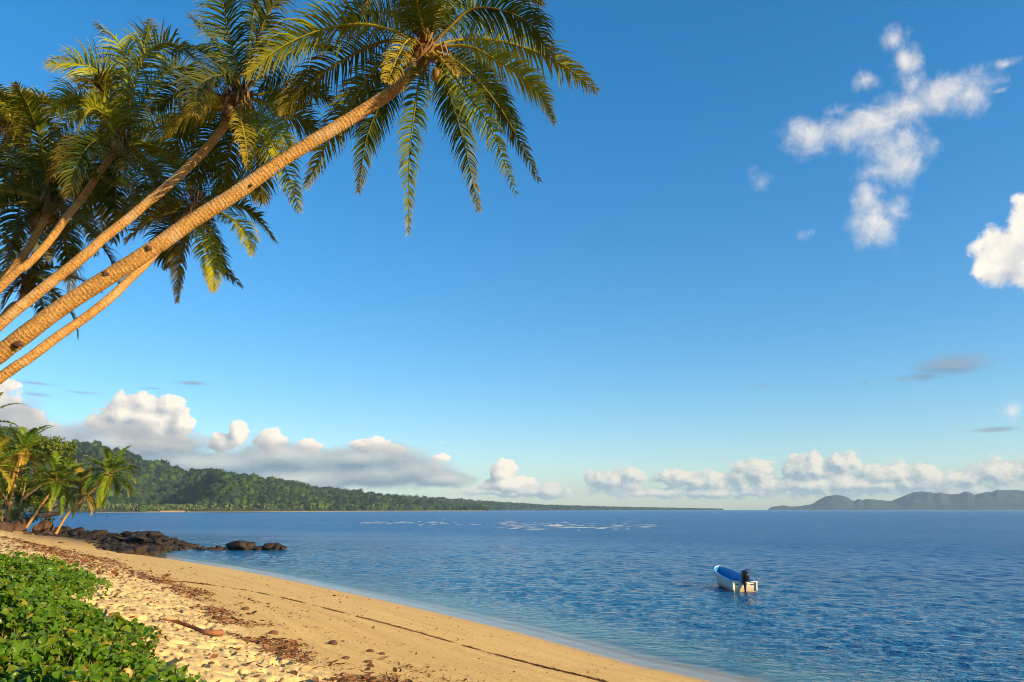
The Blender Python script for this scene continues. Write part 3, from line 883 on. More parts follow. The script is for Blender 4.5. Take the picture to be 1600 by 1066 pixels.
pa, ba, Ca, tra = palm("longest leaning palm, thick trunk in front, crown farthest out over the water",
                       A_tr, (668, 76), 13.5, .185, .118, A_fr, 101, nut=6, base_ext=(-4.2, -.35), leaf_l=.78, n_side=96)
for (px, py, Y, s) in ((165, 428, 12.96, .085), (232, 388, 13.02, .07), (28, 538, 12.78, .09), (392, 290, 13.2, .045)):
    V0, F0 = ico(2); V = V0 * [s * .9, s * .5, s * .7] * (1 + .25 * RNG.normal(size=(len(V0), 1)).clip(-1, 1))
    link("trunk_scar", mesh_np("trunk_scar", V + at(px, py, Y) - ba, F0, [m_scar], False), tra)

# ---- the second palm
B_fr = [
    ([(372, 116), (359, 62), (348, 0), (344, -55)], -.4, dict(ll=1.05, ang=(70, 40), face=.9)), ([(384, 112), (394, 37), (402, -10), (410, -70)], .7, dict(face=.8)), ([(388, 112), (410, 40), (436, -5), (462, -40)], -.8, {}),
    ([(395, 130), (440, 90), (480, 70), (520, 75)], 1.5, dict(dry=0)),
    ([(409, 147), (450, 140), (495, 145), (535, 170)], .6, dict(dry=0)), ([(412, 162), (445, 172), (475, 190), (505, 220)], .2, dict(dry=.05)),
    ([(392, 170), (419, 187), (440, 208), (458, 236)], -1.0, dict(dry=.1, ll=.8, face=.8, yel=1)),
    ([(392, 180), (412, 205), (430, 235), (452, 280), (467, 330)], -.8, dict(dry=.1, ll=.8, face=.9, yel=1)),
    ([(376, 185), (384, 225), (388, 266)], -1.6, dict(dry=.3, ll=.5)),
    ([(368, 122), (345, 118), (318, 128), (306, 150), (304, 180)], -1.3, dict(dry=.1)),
    ([(355, 166), (325, 168), (290, 182), (255, 214)], -.7, dict(dry=.3, ll=.8, droop=1.4)),
    ([(350, 150), (310, 140), (270, 150), (235, 175)], .8, dict(dry=0)), ([(350, 160), (305, 175), (280, 210), (268, 250)], 1.0, dict(dry=0)), ([(360, 175), (330, 215), (312, 260), (300, 300)], 1.2, dict(dry=0)),
    ([(372, 185), (362, 225), (352, 270), (350, 310)], 1.5, dict(dry=0)), ([(385, 180), (398, 220), (405, 270), (410, 318)], 1.4, dict(dry=.1)),
    ([(360, 130), (330, 90), (300, 75), (262, 85)], 1.4, dict(dry=0)), ([(365, 125), (345, 80), (322, 50), (300, 30)], .9, dict(dry=0)),
]
B_tr = [(0, 507, 14.4), (45, 469, 14.5), (90, 433, 14.6), (135, 397, 14.7), (168, 367, 14.8), (210, 334, 14.9), (281, 273, 14.95), (328, 226, 15), (357, 188, 15), (371, 164, 15)]
palm("second leaning palm, trunk just behind the longest one, tall upright fronds above",
     B_tr, (377, 148), 15.0, .132, .088, B_fr, 102, nut=9, base_ext=(-4.0, -.3))

# ---- the thin one under the longest trunk
C_fr = [
    ([(330, 318), (372, 322), (405, 345), (431, 377)], -.2, dict(dry=.05, ll=.8)), ([(330, 328), (362, 342), (385, 365), (394, 398)], -.9, dict(dry=.08, ll=.75, yel=.9, face=.5)),
    ([(318, 340), (332, 380), (345, 415), (378, 448)], .5, dict(dry=.05, ll=.7)), ([(312, 345), (322, 385), (333, 420), (333, 455)], -.6, dict(dry=.12, ll=.75, yel=1, face=.6)), ([(300, 345), (288, 375), (280, 420), (277, 472)], -.4, dict(dry=.3, ll=.65)),
    ([(285, 330), (255, 335), (225, 350), (195, 378)], -.8, dict(dry=.15, ll=.85)), ([(290, 320), (255, 305), (220, 315), (185, 345)], .6, dict(dry=0)), ([(300, 310), (290, 275), (270, 250), (245, 240)], .8, dict(dry=0)),
    ([(310, 305), (320, 270), (335, 250), (352, 245)], .9, dict(dry=0)), ([(325, 312), (355, 295), (385, 295), (415, 310)], 1.3, dict(dry=0)), ([(290, 340), (265, 365), (258, 390), (262, 418)], 1.0, dict(dry=0)),
    ([(295, 325), (260, 330), (210, 330), (165, 360)], 1.8, dict(dry=0)),
]
C_tr = [(0, 591, 14.2), (45, 560, 14.3), (90, 526, 14.5), (135, 495, 14.7), (174, 464, 14.9), (204, 435, 15.1), (237, 402, 15.3), (270, 362, 15.6), (296, 334, 15.8)]
palm("thin leaning palm whose trunk runs below the longest one, small crown hanging beneath",
     C_tr, (306, 325), 16.0, .125, .078, C_fr, 103, nut=3, base_ext=(-3.8, -.5), leaf_l=.7)

# ---- the palms crowded behind, at the left
D_fr = [
    ([(196, 190), (201, 140), (190, 75), (150, 38)], -.5, dict(dry=.03, ll=1.1, face=.85, yel=1)), ([(186, 180), (172, 130), (130, 102), (74, 100)], -.4, dict(dry=.04, ll=1.1, face=.7, yel=1)), ([(184, 200), (165, 150), (150, 128), (118, 140)], -1.3, dict(dry=.2)),
    ([(176, 205), (140, 158), (105, 155), (68, 180)], .2, dict(dry=.04, face=.7, yel=1)), ([(178, 210), (160, 178), (140, 172), (122, 205)], -1.5, dict(dry=.06, ll=1.0, face=.9, yel=1)),
    ([(200, 190), (215, 110), (228, 60), (233, 30)], .5, dict(dry=0)), ([(198, 185), (222, 95), (270, 68), (338, 118)], -.9, dict(dry=.04, ll=1.1, face=.6, yel=.8)), ([(205, 200), (240, 130), (285, 105), (330, 130)], .8, dict(dry=0)),
    ([(180, 225), (140, 222), (105, 240), (72, 285)], -.6, dict(dry=.45, ll=.8)), ([(195, 228), (230, 225), (265, 240), (300, 280)], .4, dict(dry=.05)), ([(190, 235), (215, 265), (230, 290), (205, 330)], -.9, dict(dry=.3)),
    ([(182, 235), (160, 260), (140, 300), (130, 350)], .8, dict(dry=0)), ([(188, 235), (182, 280), (180, 330), (178, 378)], 1.2, dict(dry=0)), ([(190, 212), (170, 170), (120, 180), (80, 215)], 1.6, dict(dry=0)), ([(200, 220), (250, 190), (290, 200), (320, 235)], 1.7, dict(dry=0)),
    ([(200, 228), (240, 260), (262, 300), (270, 350)], 1.5, dict(dry=0)), ([(178, 222), (120, 230), (70, 250), (20, 300)], 1.8, dict(dry=0)),
]
D_tr = [(0, 450, 16.2), (41, 415, 16.3), (65, 391, 16.5), (85, 366, 16.6), (106, 337, 16.7), (127, 312, 16.8), (143, 288, 16.9), (171, 247, 17), (182, 228, 17)]
palm("palm with dark trunk and wide yellow tipped crown, third of the leaning row", D_tr, (188, 214), 17.0, .125, .075, D_fr, 104, generic=spread_crown(4, 42, 3.4, -50, 40), nut=5, base_ext=(-4, -.3), leaf_l=.85)
E_tr = [(0, 440, 17.6), (16, 423, 17.7), (41, 394, 17.8), (57, 365, 17.9), (72, 337, 18)]
palm("coconut palm with a short orange lit trunk, crown buried in shade among the others", E_tr, (80, 318), 18.2, .13, .085, [
    ([(80, 300), (85, 270), (95, 240)], -.6, dict(dry=.1)), ([(90, 322), (115, 330), (140, 360), (150, 400)], -1.0, dict(dry=.2, ll=.75)), ([(88, 315), (120, 300), (160, 310), (195, 345)], .2, dict(dry=.05)),
    ([(68, 318), (40, 300), (10, 310), (-20, 345)], .4, dict(dry=0)), ([(70, 325), (45, 345), (25, 380), (12, 420)], -.5, dict(dry=.05)), ([(70, 310), (45, 270), (15, 262), (-20, 280)], .7, dict(dry=0))],
    105, generic=spread_crown(9, 5, 3.3), nut=3, base_ext=(-4, -.3), leaf_l=.74)
F_tr = [(-160, 400, 19), (-80, 330, 19.2), (-20, 260, 19.4), (18, 218, 19.5)]
palm("coconut palm at the back of the row with an upright tuft of yellow green fronds", F_tr, (30, 200), 19.5, .14, .085, [
    ([(30, 180), (30, 155), (22, 138)], -.4, dict(dry=.03, face=.9, yel=1)), ([(36, 180), (44, 160), (50, 146)], .4, dict(dry=.1)), ([(24, 185), (8, 160), (-14, 158)], -.5, dict(dry=.03, face=.9, yel=1)), ([(40, 185), (60, 162), (80, 160), (95, 178)], -.4, dict(dry=.15)), ([(20, 195), (0, 170), (-25, 180)], -.7, dict(dry=.2))],
    106, generic=spread_crown(12, 6, 3.4, -60, 30), nut=2, base_ext=(-3.5, 0), leaf_l=.78)
G_tr = [(0, 499, 18.4), (30, 472, 18.5), (44, 448, 18.6)]
palm("low coconut palm whose slim trunk and small crown show below the dark trunk", G_tr, (48, 436), 18.6, .085, .06, [
    ([(60, 425), (85, 418), (110, 430)], -.4, dict(dry=.1)), ([(58, 440), (80, 455), (88, 480)], -.3, dict(dry=.1)), ([(38, 440), (15, 455), (2, 485)], -.3, dict(dry=.1)), ([(36, 430), (12, 425), (-12, 440)], .3, dict(dry=0))],
    107, generic=spread_crown(9, 7, 1.9), nut=0, base_ext=(-3, 0), leaf_l=.45, n_side=40, flen=2)
H_tr = [(-190, 470, 20.6), (-100, 400, 20.8), (-20, 330, 21), (30, 285, 21)]
palm("palm deepest in the shaded row, hidden up to its dark crown", H_tr, (42, 270), 21.0, .14, .09, [
    ([(60, 255), (95, 240), (130, 250), (160, 285)], -.5, dict(dry=0)), ([(60, 280), (100, 290), (130, 320), (140, 370)], -.5, dict(dry=0))],
    108, generic=spread_crown(15, 8, 3.7, -60, 35), nut=2, base_ext=(-3.5, 0), leaf_l=.85)

# ---------------------------------------------------------------- the rocky point with its trees
def shore_palm(label, trunk_px, crown, Y, r, n, seed, L=4.4, lo=-55, hi=78, leaf_l=.95, dry=.08, brown=0, grp="small palms on the rocky point"):
    rng = np.random.default_rng(seed)
    TP = [at(p[0], p[1], Y + (p[2] if len(p) > 2 else 0)) for p in trunk_px]
    gz = float(ground(np.array([TP[0][0]]), np.array([TP[0][1]]))[0]); TP[0][2] = min(TP[0][2], gz - .1)
    base = TP[0].copy()
    root = thing("coconut_palm", base, label, "palm tree", grp)
    me, C = trunk_mesh("trunk", np.array(TP), r, r * .6, base, rng, 9); link("trunk", me, root)
    top = at(*crown, Y)
    for i in range(n):
        az = i * 2.39996 + rng.normal(0, .2); pitch = R(hi + (lo - hi) * ((i + .5) / n) + rng.normal(0, 7))
        old = i >= n - brown
        P = free_path(top, az, pitch, L * rng.uniform(.85, 1.1), R(70) * rng.uniform(.7, 1.3))
        frond(root, base, P, m_frond_far, n_side=50, leaf_l=leaf_l, width=.13, rng=rng, dry=.6 if old else float(dry * rng.random()), segs=3, rach=.04, petiole=.14, droop=1.2, label="dead orange frond" if old else None)
    nuts(root, top, base, rng, 3, .14, .3)
    return root


shore_palm("small palm at the tip of the rocky point, slim bare trunk leaning over the water", [(86, 826), (104, 806), (130, 780), (152, 760), (168, 742)], (172, 740), 97, .17, 24, 201, 4.3)
shore_palm("leaning coconut palm in the middle of the point with a broad drooping crown", [(36, 832), (52, 808), (66, 788), (80, 768)], (88, 752), 98, .20, 27, 202, 5.0)
shore_palm("coconut palm with dead orange fronds hanging under its crown", [(10, 832), (16, 790), (26, 745), (34, 712)], (37, 704), 100, .2, 25, 203, 4.6, brown=7)
shore_palm("palm half hidden behind the broad drooping crown, with orange tips", [(60, 828, 4), (78, 800, 4), (104, 782, 4), (122, 768, 4)], (126, 764), 102, .16, 14, 204, 3.7, brown=4, dry=.5)
shore_palm("tallest palm of the point, cut by the edge, fronds reaching into the sky", [(-70, 838), (-60, 770), (-45, 705), (-32, 668)], (-28, 662), 94, .2, 20, 205, 5.0)
shore_palm("palm at the edge of the picture below the tallest one, yellow fronds", [(-30, 838), (-26, 800), (-20, 760), (-14, 735)], (-12, 728), 93, .18, 18, 206, 4.4, dry=.4)

m_leaf_b = leaf_mat("broad_leaf", (.065, .135, .010), (.17, .22, .02), (.20, .16, .03), .34, .4)
m_trunk_b = simple_mat("tree_bark", (.17, .105, .06), .9, .4, 4, .5, 12)


def broadleaf(label, stems, clumps, Y, n_leaf, seed, size=.34):
    rng = np.random.default_rng(seed)
    base = at(*stems[0][0], Y); gz = float(ground(np.array([base[0]]), np.array([base[1]]))[0]); base[2] = gz
    root = thing("broadleaf_tree", base, label, "tree", "leafy trees on the rocky point")
    mb = MB()
    for st in stems:
        P = [at(p[0], p[1], Y + (p[2] if len(p) > 2 else 0)) for p in st]
        if st is stems[0]: P[0][2] = gz - .2
        C = spline(np.array(P), 16); V, f = tube(C, np.linspace(.30 if st is stems[0] else .2, .07, 16), 8, True, 1 + .12 * rng.normal(size=(16, 8)).clip(-1, 1)); mb.add(V, f, rng.random() * .3)
    link("trunk", mb.mesh("trunk", [m_trunk_b], True, base), root)
    P_, A_ = [], []
    for (px, py, dy, r) in clumps:
        k = int(n_leaf * r * r / sum(c[3] ** 2 for c in clumps))
        c = at(px, py, Y + dy)
        sub = c + nrm(rng.normal(size=(9, 3))) * r * rng.uniform(.45, .85, (9, 1)) * [1, 1, .75]
        d = nrm(rng.normal(size=(k, 3))) * (rng.random((k, 1)) ** .4) * r * .48
        P_.append(sub[rng.integers(0, 9, k)] + d)
        A_.append(np.clip(rng.beta(1.2, 5, k), 0, 1))
    P_ = np.concatenate(P_); k = len(P_); A_ = np.concatenate(A_)
    d = nrm(rng.normal(size=(k, 3)) + [0, 0, .2]); w = nrm(np.cross(d, rng.normal(size=(k, 3)))); L = rng.uniform(.6, 1.2, (k, 1)) * size
    up = np.cross(w, d)
    V = np.stack([P_, P_ + d * L * .5 + w * L * .34 + up * L * .08, P_ + d * L - up * L * .1, P_ + d * L * .5 - w * L * .34 + up * L * .08], 1).reshape(-1, 3)
    F = np.arange(4 * k).reshape(-1, 4)
    link("crown", mesh_np("crown", V - base, F, [m_leaf_b], False, {'tint': np.repeat(A_, 4)}), root).color = (.4, 0, 0, 1)


broadleaf("bushy broadleaf tree with twisted pale trunks behind the palms of the point", [[(24, 834), (28, 805), (34, 780), (40, 755)], [(26, 815), (14, 790), (4, 770)], [(34, 780), (52, 768), (72, 752)], [(20, 832), (12, 800), (10, 775)]],
          [(24, 722, 0, 2.6), (60, 708, 1, 2.3), (84, 716, 2, 1.6), (100, 690 + 32, 2, 1.3), (38, 752, 2, 2.6), (6, 765, 2, 2.4), (72, 752, 2, 2.3), (102, 756, 3, 1.8), (4, 705, 0, 2.3), (50, 776, 3, 2.0), (24, 786, 3, 1.9), (50, 698, 0, 2.0), (78, 696, 0, 1.9), (100, 706, 0, 1.7), (110, 732, 1, 1.5)], 107, 14000, 31, .40)
broadleaf("dense dark broadleaf tree at the landward end of the point", [[(-40, 838), (-38, 800), (-30, 760)], [(-38, 800), (-60, 770)]], [(-40, 740, 0, 3.4), (-70, 730, 1, 3), (-12, 765, 1, 2.6), (-90, 760, 0, 3), (-40, 690, 1, 3)], 110, 4500, 32)
broadleaf("low green bush among the boulders under the palms", [[(8, 836), (10, 826), (14, 812)]], [(8, 812, 0, 1.2), (22, 806, 1, 1.1), (-6, 806, 1, 1.4), (46, 808, 3, 1.2), (62, 800, 4, 1.1), (76, 812, 4, .7), (34, 816, 2, .9), (-20, 800, 1, 1.4)], 101, 2400, 33, .3)

m_ros = leaf_mat("rosette_leaf", (.12, .16, .05), (.22, .25, .08), (.3, .22, .08), .25)
for (px, py, Y, r, lab) in ((33, 797, 99, 1.25, "pale spiky rosette shrub between the two trunks on the point"), (3, 805, 97, 1.0, "smaller spiky rosette shrub at the edge beside the big brown boulder")):
    rng = np.random.default_rng(int(px) + 400)
    c = at(px, py, Y); gz = float(ground(np.array([c[0]]), np.array([c[1]]))[0]); b = np.array([c[0], c[1], gz])
    root = thing("rosette_shrub", b, lab, "shrub", "spiky shrubs on the point")
    V, f = tube(np.array([b - [0, 0, .1], (b + c) / 2 + [.1, 0, 0], c]), .12, 7); mb = MB(); mb.add(V, f); link("stem", mb.mesh("stem", [m_trunk_b], True, b), root)
    mb = MB()
    for i in range(46):
        P = free_path(c, i * 2.4, R(80 - 110 * i / 46), r * rng.uniform(.8, 1.1), R(50)); d = nrm(P[-1] - P[0]); w = nrm(np.cross(d, UP)) * .055
        pr = np.array([.6, 1, 1, 1, .9, .8, .65, .5, .3, .02])[:, None]
        V = np.concatenate([P - w * pr, P + w * pr]); n = len(P); j = np.arange(n - 1)
        mb.add(V, np.stack([j, j + 1, n + j + 1, n + j], 1), rng.random() * .3)
    link("leaves", mb.mesh("leaves", [m_ros], False, b), root).color = (.5, 0, 0, 1)

# ---------------------------------------------------------------- boulders
m_rock, nt = new_mat("basalt"); g = NT(nt)
tc = g.n('ShaderNodeTexCoord').outputs['Object']
pos = g.n('ShaderNodeNewGeometry').outputs['Position']
n1, n2 = g.noise(tc, 1.6, 6, .65), g.noise(tc, 7, 6, .7)
oi = g.n('ShaderNodeObjectInfo').outputs['Random']
c = g.mix(g.rng(n1, .35, .65), (.004, .0036, .0032), (.016, .012, .009))
c = g.mix(g.m('MULTIPLY', g.rng(n2, .5, .75), .4), c, (.046, .028, .014))
c = g.mix(g.m('MULTIPLY', oi, .25), c, (.075, .042, .02))
low = g.rng(g.m('ADD', g.n('ShaderNodeSeparateXYZ', {0: pos}).outputs[2], g.m('MULTIPLY', g.m('SUBTRACT', n1, .5), .5)), .05, .32, 1, 0)
c = g.mix(g.m('MULTIPLY', low, .75), c, (.060, .036, .014))
c = g.mix(g.attr('brown'), c, g.mix(g.rng(n1, .3, .7), (.035, .017, .009), (.095, .046, .021)))
b = g.n('ShaderNodeBsdfPrincipled', {'Base Color': c, 'Roughness': .7, 'Specular IOR Level': .35})
bp = g.n('ShaderNodeBump', {'Height': g.m('ADD', n1, g.m('MULTIPLY', n2, .6)), 'Strength': .8, 'Distance': .15}); g.link(bp.outputs[0], b.inputs['Normal'])
g.link(b.outputs[0], g.n('ShaderNodeOutputMaterial').inputs[0])


def rock_mesh(seed, brown=0.0, sub=3):
    V0, F0 = ico(sub); q = seed * 9.7
    rng = np.random.default_rng(seed)
    d = 1 + 1.5 * (fbm(V0[:, 0] * 1.5 + q, V0[:, 1] * 1.1 + V0[:, 2] * .7 + q, 4, seed) - .5)
    d = d + .35 * (fbm(V0[:, 0] * 4 + q, V0[:, 1] * 4 + V0[:, 2] * 3, 2, seed + 40) - .5)
    V = V0 * d[:, None]
    for k in range(16):                                 # chipped flat faces
        n = nrm(rng.normal(size=3)); h = rng.uniform(.42, .85); s = V @ n
        V = V - np.outer(np.clip(s - h, 0, None), n) * .85
    return mesh_np("boulder", V, F0, [m_rock], False, {'brown': np.full(len(V), brown)})


ROCKS = [rock_mesh(k) for k in range(7)]; BROWN = [rock_mesh(k + 20, 1.0, 4) for k in range(3)]
rr_ = np.random.default_rng(51)


def boulder(p, r, label, group, me=None, flat=.75):
    o = link("boulder", me or ROCKS[rr_.integers(0, 7)])
    o.location = [float(c) for c in p]; o.scale = (r * rr_.uniform(.8, 1.25), r * rr_.uniform(.8, 1.2), r * flat * rr_.uniform(.8, 1.2))
    o.rotation_euler = (rr_.uniform(-.35, .35), rr_.uniform(-.35, .35), rr_.uniform(0, 6.28))
    return tag(o, label, "boulder", group)


YB = [(20, 839), (60, 842), (100, 846), (130, 853), (160, 861), (200, 869), (235, 867), (265, 862), (300, 858), (312, 857)]
YT = [(20, 836), (60, 832), (100, 829), (130, 832), (160, 838), (200, 841), (235, 835), (265, 843), (300, 853), (312, 855)]
ybx, yby = np.array(YB, float).T; ytx, yty = np.array(YT, float).T
cells = []
px = 62.0
while px < 308:
    lo, hi = np.interp(px, ytx, yty), np.interp(px, ybx, yby); nrow = max(1, int((hi - lo) / 3.6) + 1)
    for j in range(nrow):
        cells.append((px + rr_.normal(0, 3.0), lo + (hi - lo) * (j + .3) / nrow + rr_.normal(0, 1.0), (j + .5) / nrow))
    px += 6.5
for (x, y, f) in cells:
    yb = np.interp(x, ybx, yby); front = at_z(x, min(yb, 869), float(np.interp(x, [60, 130, 200, 300], [1.25, .5, .05, 0])))[1]
    Y = front + (1 - f) * np.interp(x, [60, 200, 310], [15, 13, 6]) + .6
    p = at(x, y, Y)
    r = rr_.uniform(.40, .86) * (1.0 if x < 262 else .72) * (1.25 if f < .5 else 1.0)
    p[2] = max(p[2], float(ground(np.array([p[0]]), np.array([p[1]]))[0]) * .9 - .1)
    boulder(p, r, "dark basalt boulder in the jumbled rock pile at the end of the sand", "dark boulders of the rock pile")
for k in range(90):                                      # rubble between and in front of the big ones
    x = rr_.uniform(70, 318); lo, hi = np.interp(x, ytx, yty), np.interp(x, ybx, yby)
    y = hi - abs(rr_.normal(0, .35)) * (hi - lo) + 1.0; front = at_z(x, min(hi, 869), float(np.interp(x, [60, 130, 200, 300], [1.25, .5, .05, 0])))[1]
    p = at(x, y, front + (hi - y) / max(hi - lo, 2) * 8); p[2] = max(p[2], float(ground(np.array([p[0]]), np.array([p[1]]))[0]))
    boulder(p, rr_.uniform(.16, .34), "small broken stone lying among the boulders of the rock pile", "rubble of the rock pile", None, .7)
for k in range(34):                                      # the low shelf that carries the islet
    x = rr_.uniform(318, 446); Y = at_z(x, 859.0, 0)[1] + rr_.uniform(-1.5, 2.5); d = ray(x, 859.0)
    boulder([d[0] / d[1] * Y, Y, .02], rr_.uniform(.35, .75), "low broken rock of the islet's shelf, awash at the waterline", "shelf rocks of the islet", None, .42)
for (x, y, Y, r) in ((238, 833, 84.5, .95), (222, 836, 84, .8), (254, 839, 84.5, .75), (205, 838, 85, .8), (190, 838, 86, .7), (246, 842, 83.5, .7), (228, 842, 83, .7)):
    boulder(at(x, y + 4, Y), r, "large dark boulder on the crest of the rock pile", "crest boulders of the rock pile", None, .5)
for (x, y, Y, r, lab) in ((6, 833, 90, 1.6, "big smooth brown boulder at the sand's edge, cut by the picture's edge"), (58, 827, 97, 1.0, "rounded brown boulder beside the leaning trunks"), (40, 838, 91.5, .8, "flat brown rock lying in front of the leaning trunks"),
                          (74, 836, 92, .8, "small brown rock at the foot of the rock pile"), (72, 822, 98, 1.1, "brown boulder behind the slim palm's foot"), (32, 822, 98, 1.2, "brown boulder in shade under the spiky shrub")):
    boulder(at(x, y, Y), r, lab, None, BROWN[rr_.integers(0, 3)], .8)
for (x, y, r, lab) in ((328, 857, .30, "flat wet rock at the inner end of the islet"), (342, 856.5, .45, "low wet rock beside the inner end of the islet"), (358, 856, .42, "low dark rock just inside the islet's largest boulder"), (377, 853.0, 1.25, "largest boulder of the small rock islet"), (391, 854.5, .85, "boulder leaning on the islet's largest boulder"),
                       (408, 856.5, .5, "low rock in the middle of the islet"), (421, 853.5, .85, "second tallest boulder of the rock islet"), (433, 855, .55, "boulder near the outer end of the islet"), (443, 856, .36, "small rock at the outer tip of the islet"), (312, 857, .4, "last low rock at the tip of the main pile"), (368, 857, .5, "rock at the foot of the islet's largest boulder"), (400, 857.5, .42, "wet rock at the islet's waterline")):
    Y = at_z(x, 859.5, 0)[1]; r *= 1.3
    boulder(at(x, y, Y), r, lab, "rocks of the small islet", None, .6)
for k, (x, y, r, lab) in enumerate(((138, 807.2, .7, "dark rock awash in the bay, nearest the point"), (149, 807.2, .8, "middle one of three rocks awash in the bay"), (168, 807.4, .9, "outermost of three rocks awash in the bay"))):
    p = at_z(x, y, 0); boulder([p[0], p[1], .05], r * 1.3, lab, "rocks awash in the bay", None, .4)
m_logw = simple_mat("bleached_wood", (.34, .22, .12), .85, .3, 3, .4, 10)
P = [at(62, 806, 99), at(80, 804, 99), at(92, 802, 98.5), at(100, 794, 98.3)]; b = P[1].copy()
root = thing("fallen_log", b, "pale fallen log lying over the rocks behind the slim palm", "log")
V, f = tube(spline(np.array(P), 16), np.linspace(.32, .16, 16), 9, True, 1 + .1 * RNG.normal(size=(16, 9)).clip(-1, 1)); mb = MB(); mb.add(V - b, f); link("log", mb.mesh("log", [m_logw], True), root)
V, f = tube(spline(np.array([at(88, 803, 98.6), at(94, 798, 98.6), at(97, 790, 98.8)]), 8), np.linspace(.12, .05, 8), 7); mb = MB(); mb.add(V - b, f); link("branch", mb.mesh("branch", [m_logw], True), root)

# ---------------------------------------------------------------- the boat
m_white = simple_mat("hull_paint", (.74, .70, .60), .35, .10, 1.6, .05, 3, tint=(.40, .27, .10))
m_blue = simple_mat("liner_paint", (.012, .21, .50), .45, .14, 1.5, tint=(.02, .10, .26))
m_rim = simple_mat("gunwale_paint", (.42, .62, .74), .4, .1, 2.0)
m_black = simple_mat("motor_cover", (.012, .012, .014), .35, .3, 6)
m_metal = simple_mat("motor_metal", (.10, .10, .11), .4, .2, 6, metallic=.6)
m_dark = simple_mat("dark_slot", (.02, .03, .03), .7, .2, 6)
m_rope = simple_mat("rope_fibre", (.45, .38, .26), .9, .2, 30)
PS = at_z(1164, 925.5, 0.0); PB = at_z(1123, 887, .92)
hd = (PB - PS)[:2]; BL = float(np.linalg.norm(hd)); BL = min(max(BL, 5.6), 7.4)
byaw = math.atan2(hd[1], hd[0])
boat = thing("motor_boat", (PS[0], PS[1], 0.0), "white open motor boat with blue inside and a black outboard, moored off the beach", "boat")
boat.scale = (.93, .84, .93); boat.rotation_euler = (R(1.5), R(-1.2), byaw)
NS = 30
tt = np.linspace(0, 1, NS)


def section(t, off=0.0):
    """half section from keel to gunwale at t (0 stern .. 1 bow)"""
    bw = .86 * (1 - .08 * (1 - t) ** 2) * max(0.0, 1 - max(0, (t - .42) / .58) ** 2.7) ** .65
    sh = .58 + .08 * t + .30 * t ** 2.4; ke = -.20 + .55 * max(0, (t - .72) / .28) ** 2
    fl = .90 - .05 * t - .3 * max(0, t - .5)
    pts = [(0, ke), (bw * fl * .62, ke + .06 + .03 * t), (bw * fl, ke + .16 + .06 * t), (bw * (.9 * fl + .1), ke + .16 + (sh - ke) * .30), (bw * .95, ke + (sh - ke) * .68), (bw, sh)]
    return np.array([(y * (1 - off / .9), z + (off * 1.2 if i < 3 else 0)) for i, (y, z) in enumerate(pts)])


def shell(off, floor=None, x0=0.0, x1=1.0):
    rows = []
    for t in tt:
        s = section(t, off)
        if floor is not None:
            s[:, 1] = np.maximum(s[:, 1], floor)
        x = BL * (x0 + (x1 - x0) * t) * (1.0) + (.12 * (s[:, 1] - .2) if t > .9 else 0) * (t - .9) * 10
        full = np.concatenate([np.stack([x + 0 * s[:, 0], s[:, 0], s[:, 1]], 1)[::-1], np.stack([x + 0 * s[:, 0], -s[:, 0], s[:, 1]], 1)[1:]])
        rows.append(full)
    return np.array(rows)


def skin(rows, flip=False):
    n, k = rows.shape[:2]
    ii = np.arange(n - 1)[:, None] * k; jj = np.arange(k - 1)[None, :]
    F = np.stack([ii + jj, ii + jj + 1, ii + k + jj + 1, ii + k + jj], -1).reshape(-1, 4)
    return rows.reshape(-1, 3), (F[:, ::-1] if flip else F)


out = shell(0.0); inn = shell(.045, .10, .014, .990)
V, F = skin(out); k = out.shape[1]
stain = np.clip(.85 - V[:, 2] * 3, 0, .9)
mb = MB(); mb.add(V, F, stain)
cen = np.array([[0, 0, .1]]); ring = out[0]
# transom: a slab with a cut-down middle for the motor
Vt = np.concatenate([ring, ring + [.07, 0, 0]]); kk = len(ring)
mb.add(ring, [np.array([[i, i + 1, kk - 2 - i, kk - 1 - i] for i in range(kk // 2 - 1)]), np.array([[kk // 2 - 1, kk // 2, kk // 2 + 1]])], np.clip(.95 - ring[:, 2] * 2.2, 0, .85))
link("hull", mb.mesh("hull", [m_white], False), boat)
V, F = skin(inn, True); mb = MB(); mb.add(V, [F, np.array([[kk - 1 - i, kk - 2 - i, i + 1, i] for i in range(kk // 2 - 1)]), np.array([[kk // 2 + 1, kk // 2, kk // 2 - 1]])], np.clip(.5 - V[:, 2] * 1.2, 0, 1) * .6)
link("liner", mb.mesh("liner", [m_blue], False), boat)
mb = MB()
edge = np.concatenate([out[:, 0], out[::-1, -1][1:]]); edge = edge * 1.0; edge[:, 2] += .012
V, f = tube(edge, .04, 8); mb.add(V * [1, 1.0, 1.0], f)
link("gunwale", mb.mesh("gunwale", [m_rim], True), boat)


def box(mb, c, s, bev=.0, a=0.0, rot=None):
    V = np.array([(x, y, z) for x in (-1, 1) for y in (-1, 1) for z in (-1, 1)], float) * np.array(s) / 2
    if bev:
        V2, F2 = [], []
        import bmesh
        bm = bmesh.new(); bmesh.ops.create_cube(bm, size=1.0)
        for v in bm.verts: v.co = Vector((v.co.x * s[0], v.co.y * s[1], v.co.z * s[2]))
        bmesh.ops.bevel(bm, geom=bm.edges[:] + bm.verts[:], offset=bev, segments=2, affect='EDGES', profile=.6)
        bmesh.ops.triangulate(bm, faces=bm.faces[:])
        bm.verts.index_update()
        V2 = np.array([v.co[:] for v in bm.verts]); F2 = np.array([[v.index for v in f.verts] for f in bm.faces]); bm.free()
        if rot is not None: V2 = V2 @ np.array(rot).T
        mb.add(V2 + np.array(c), F2, a); return
    if rot is not None: V = V @ np.array(rot).T
    mb.add(V + np.array(c), np.array([[0, 1, 3, 2], [4, 6, 7, 5], [0, 4, 5, 1], [2, 3, 7, 6], [0, 2, 6, 4], [1, 5, 7, 3]]), a)


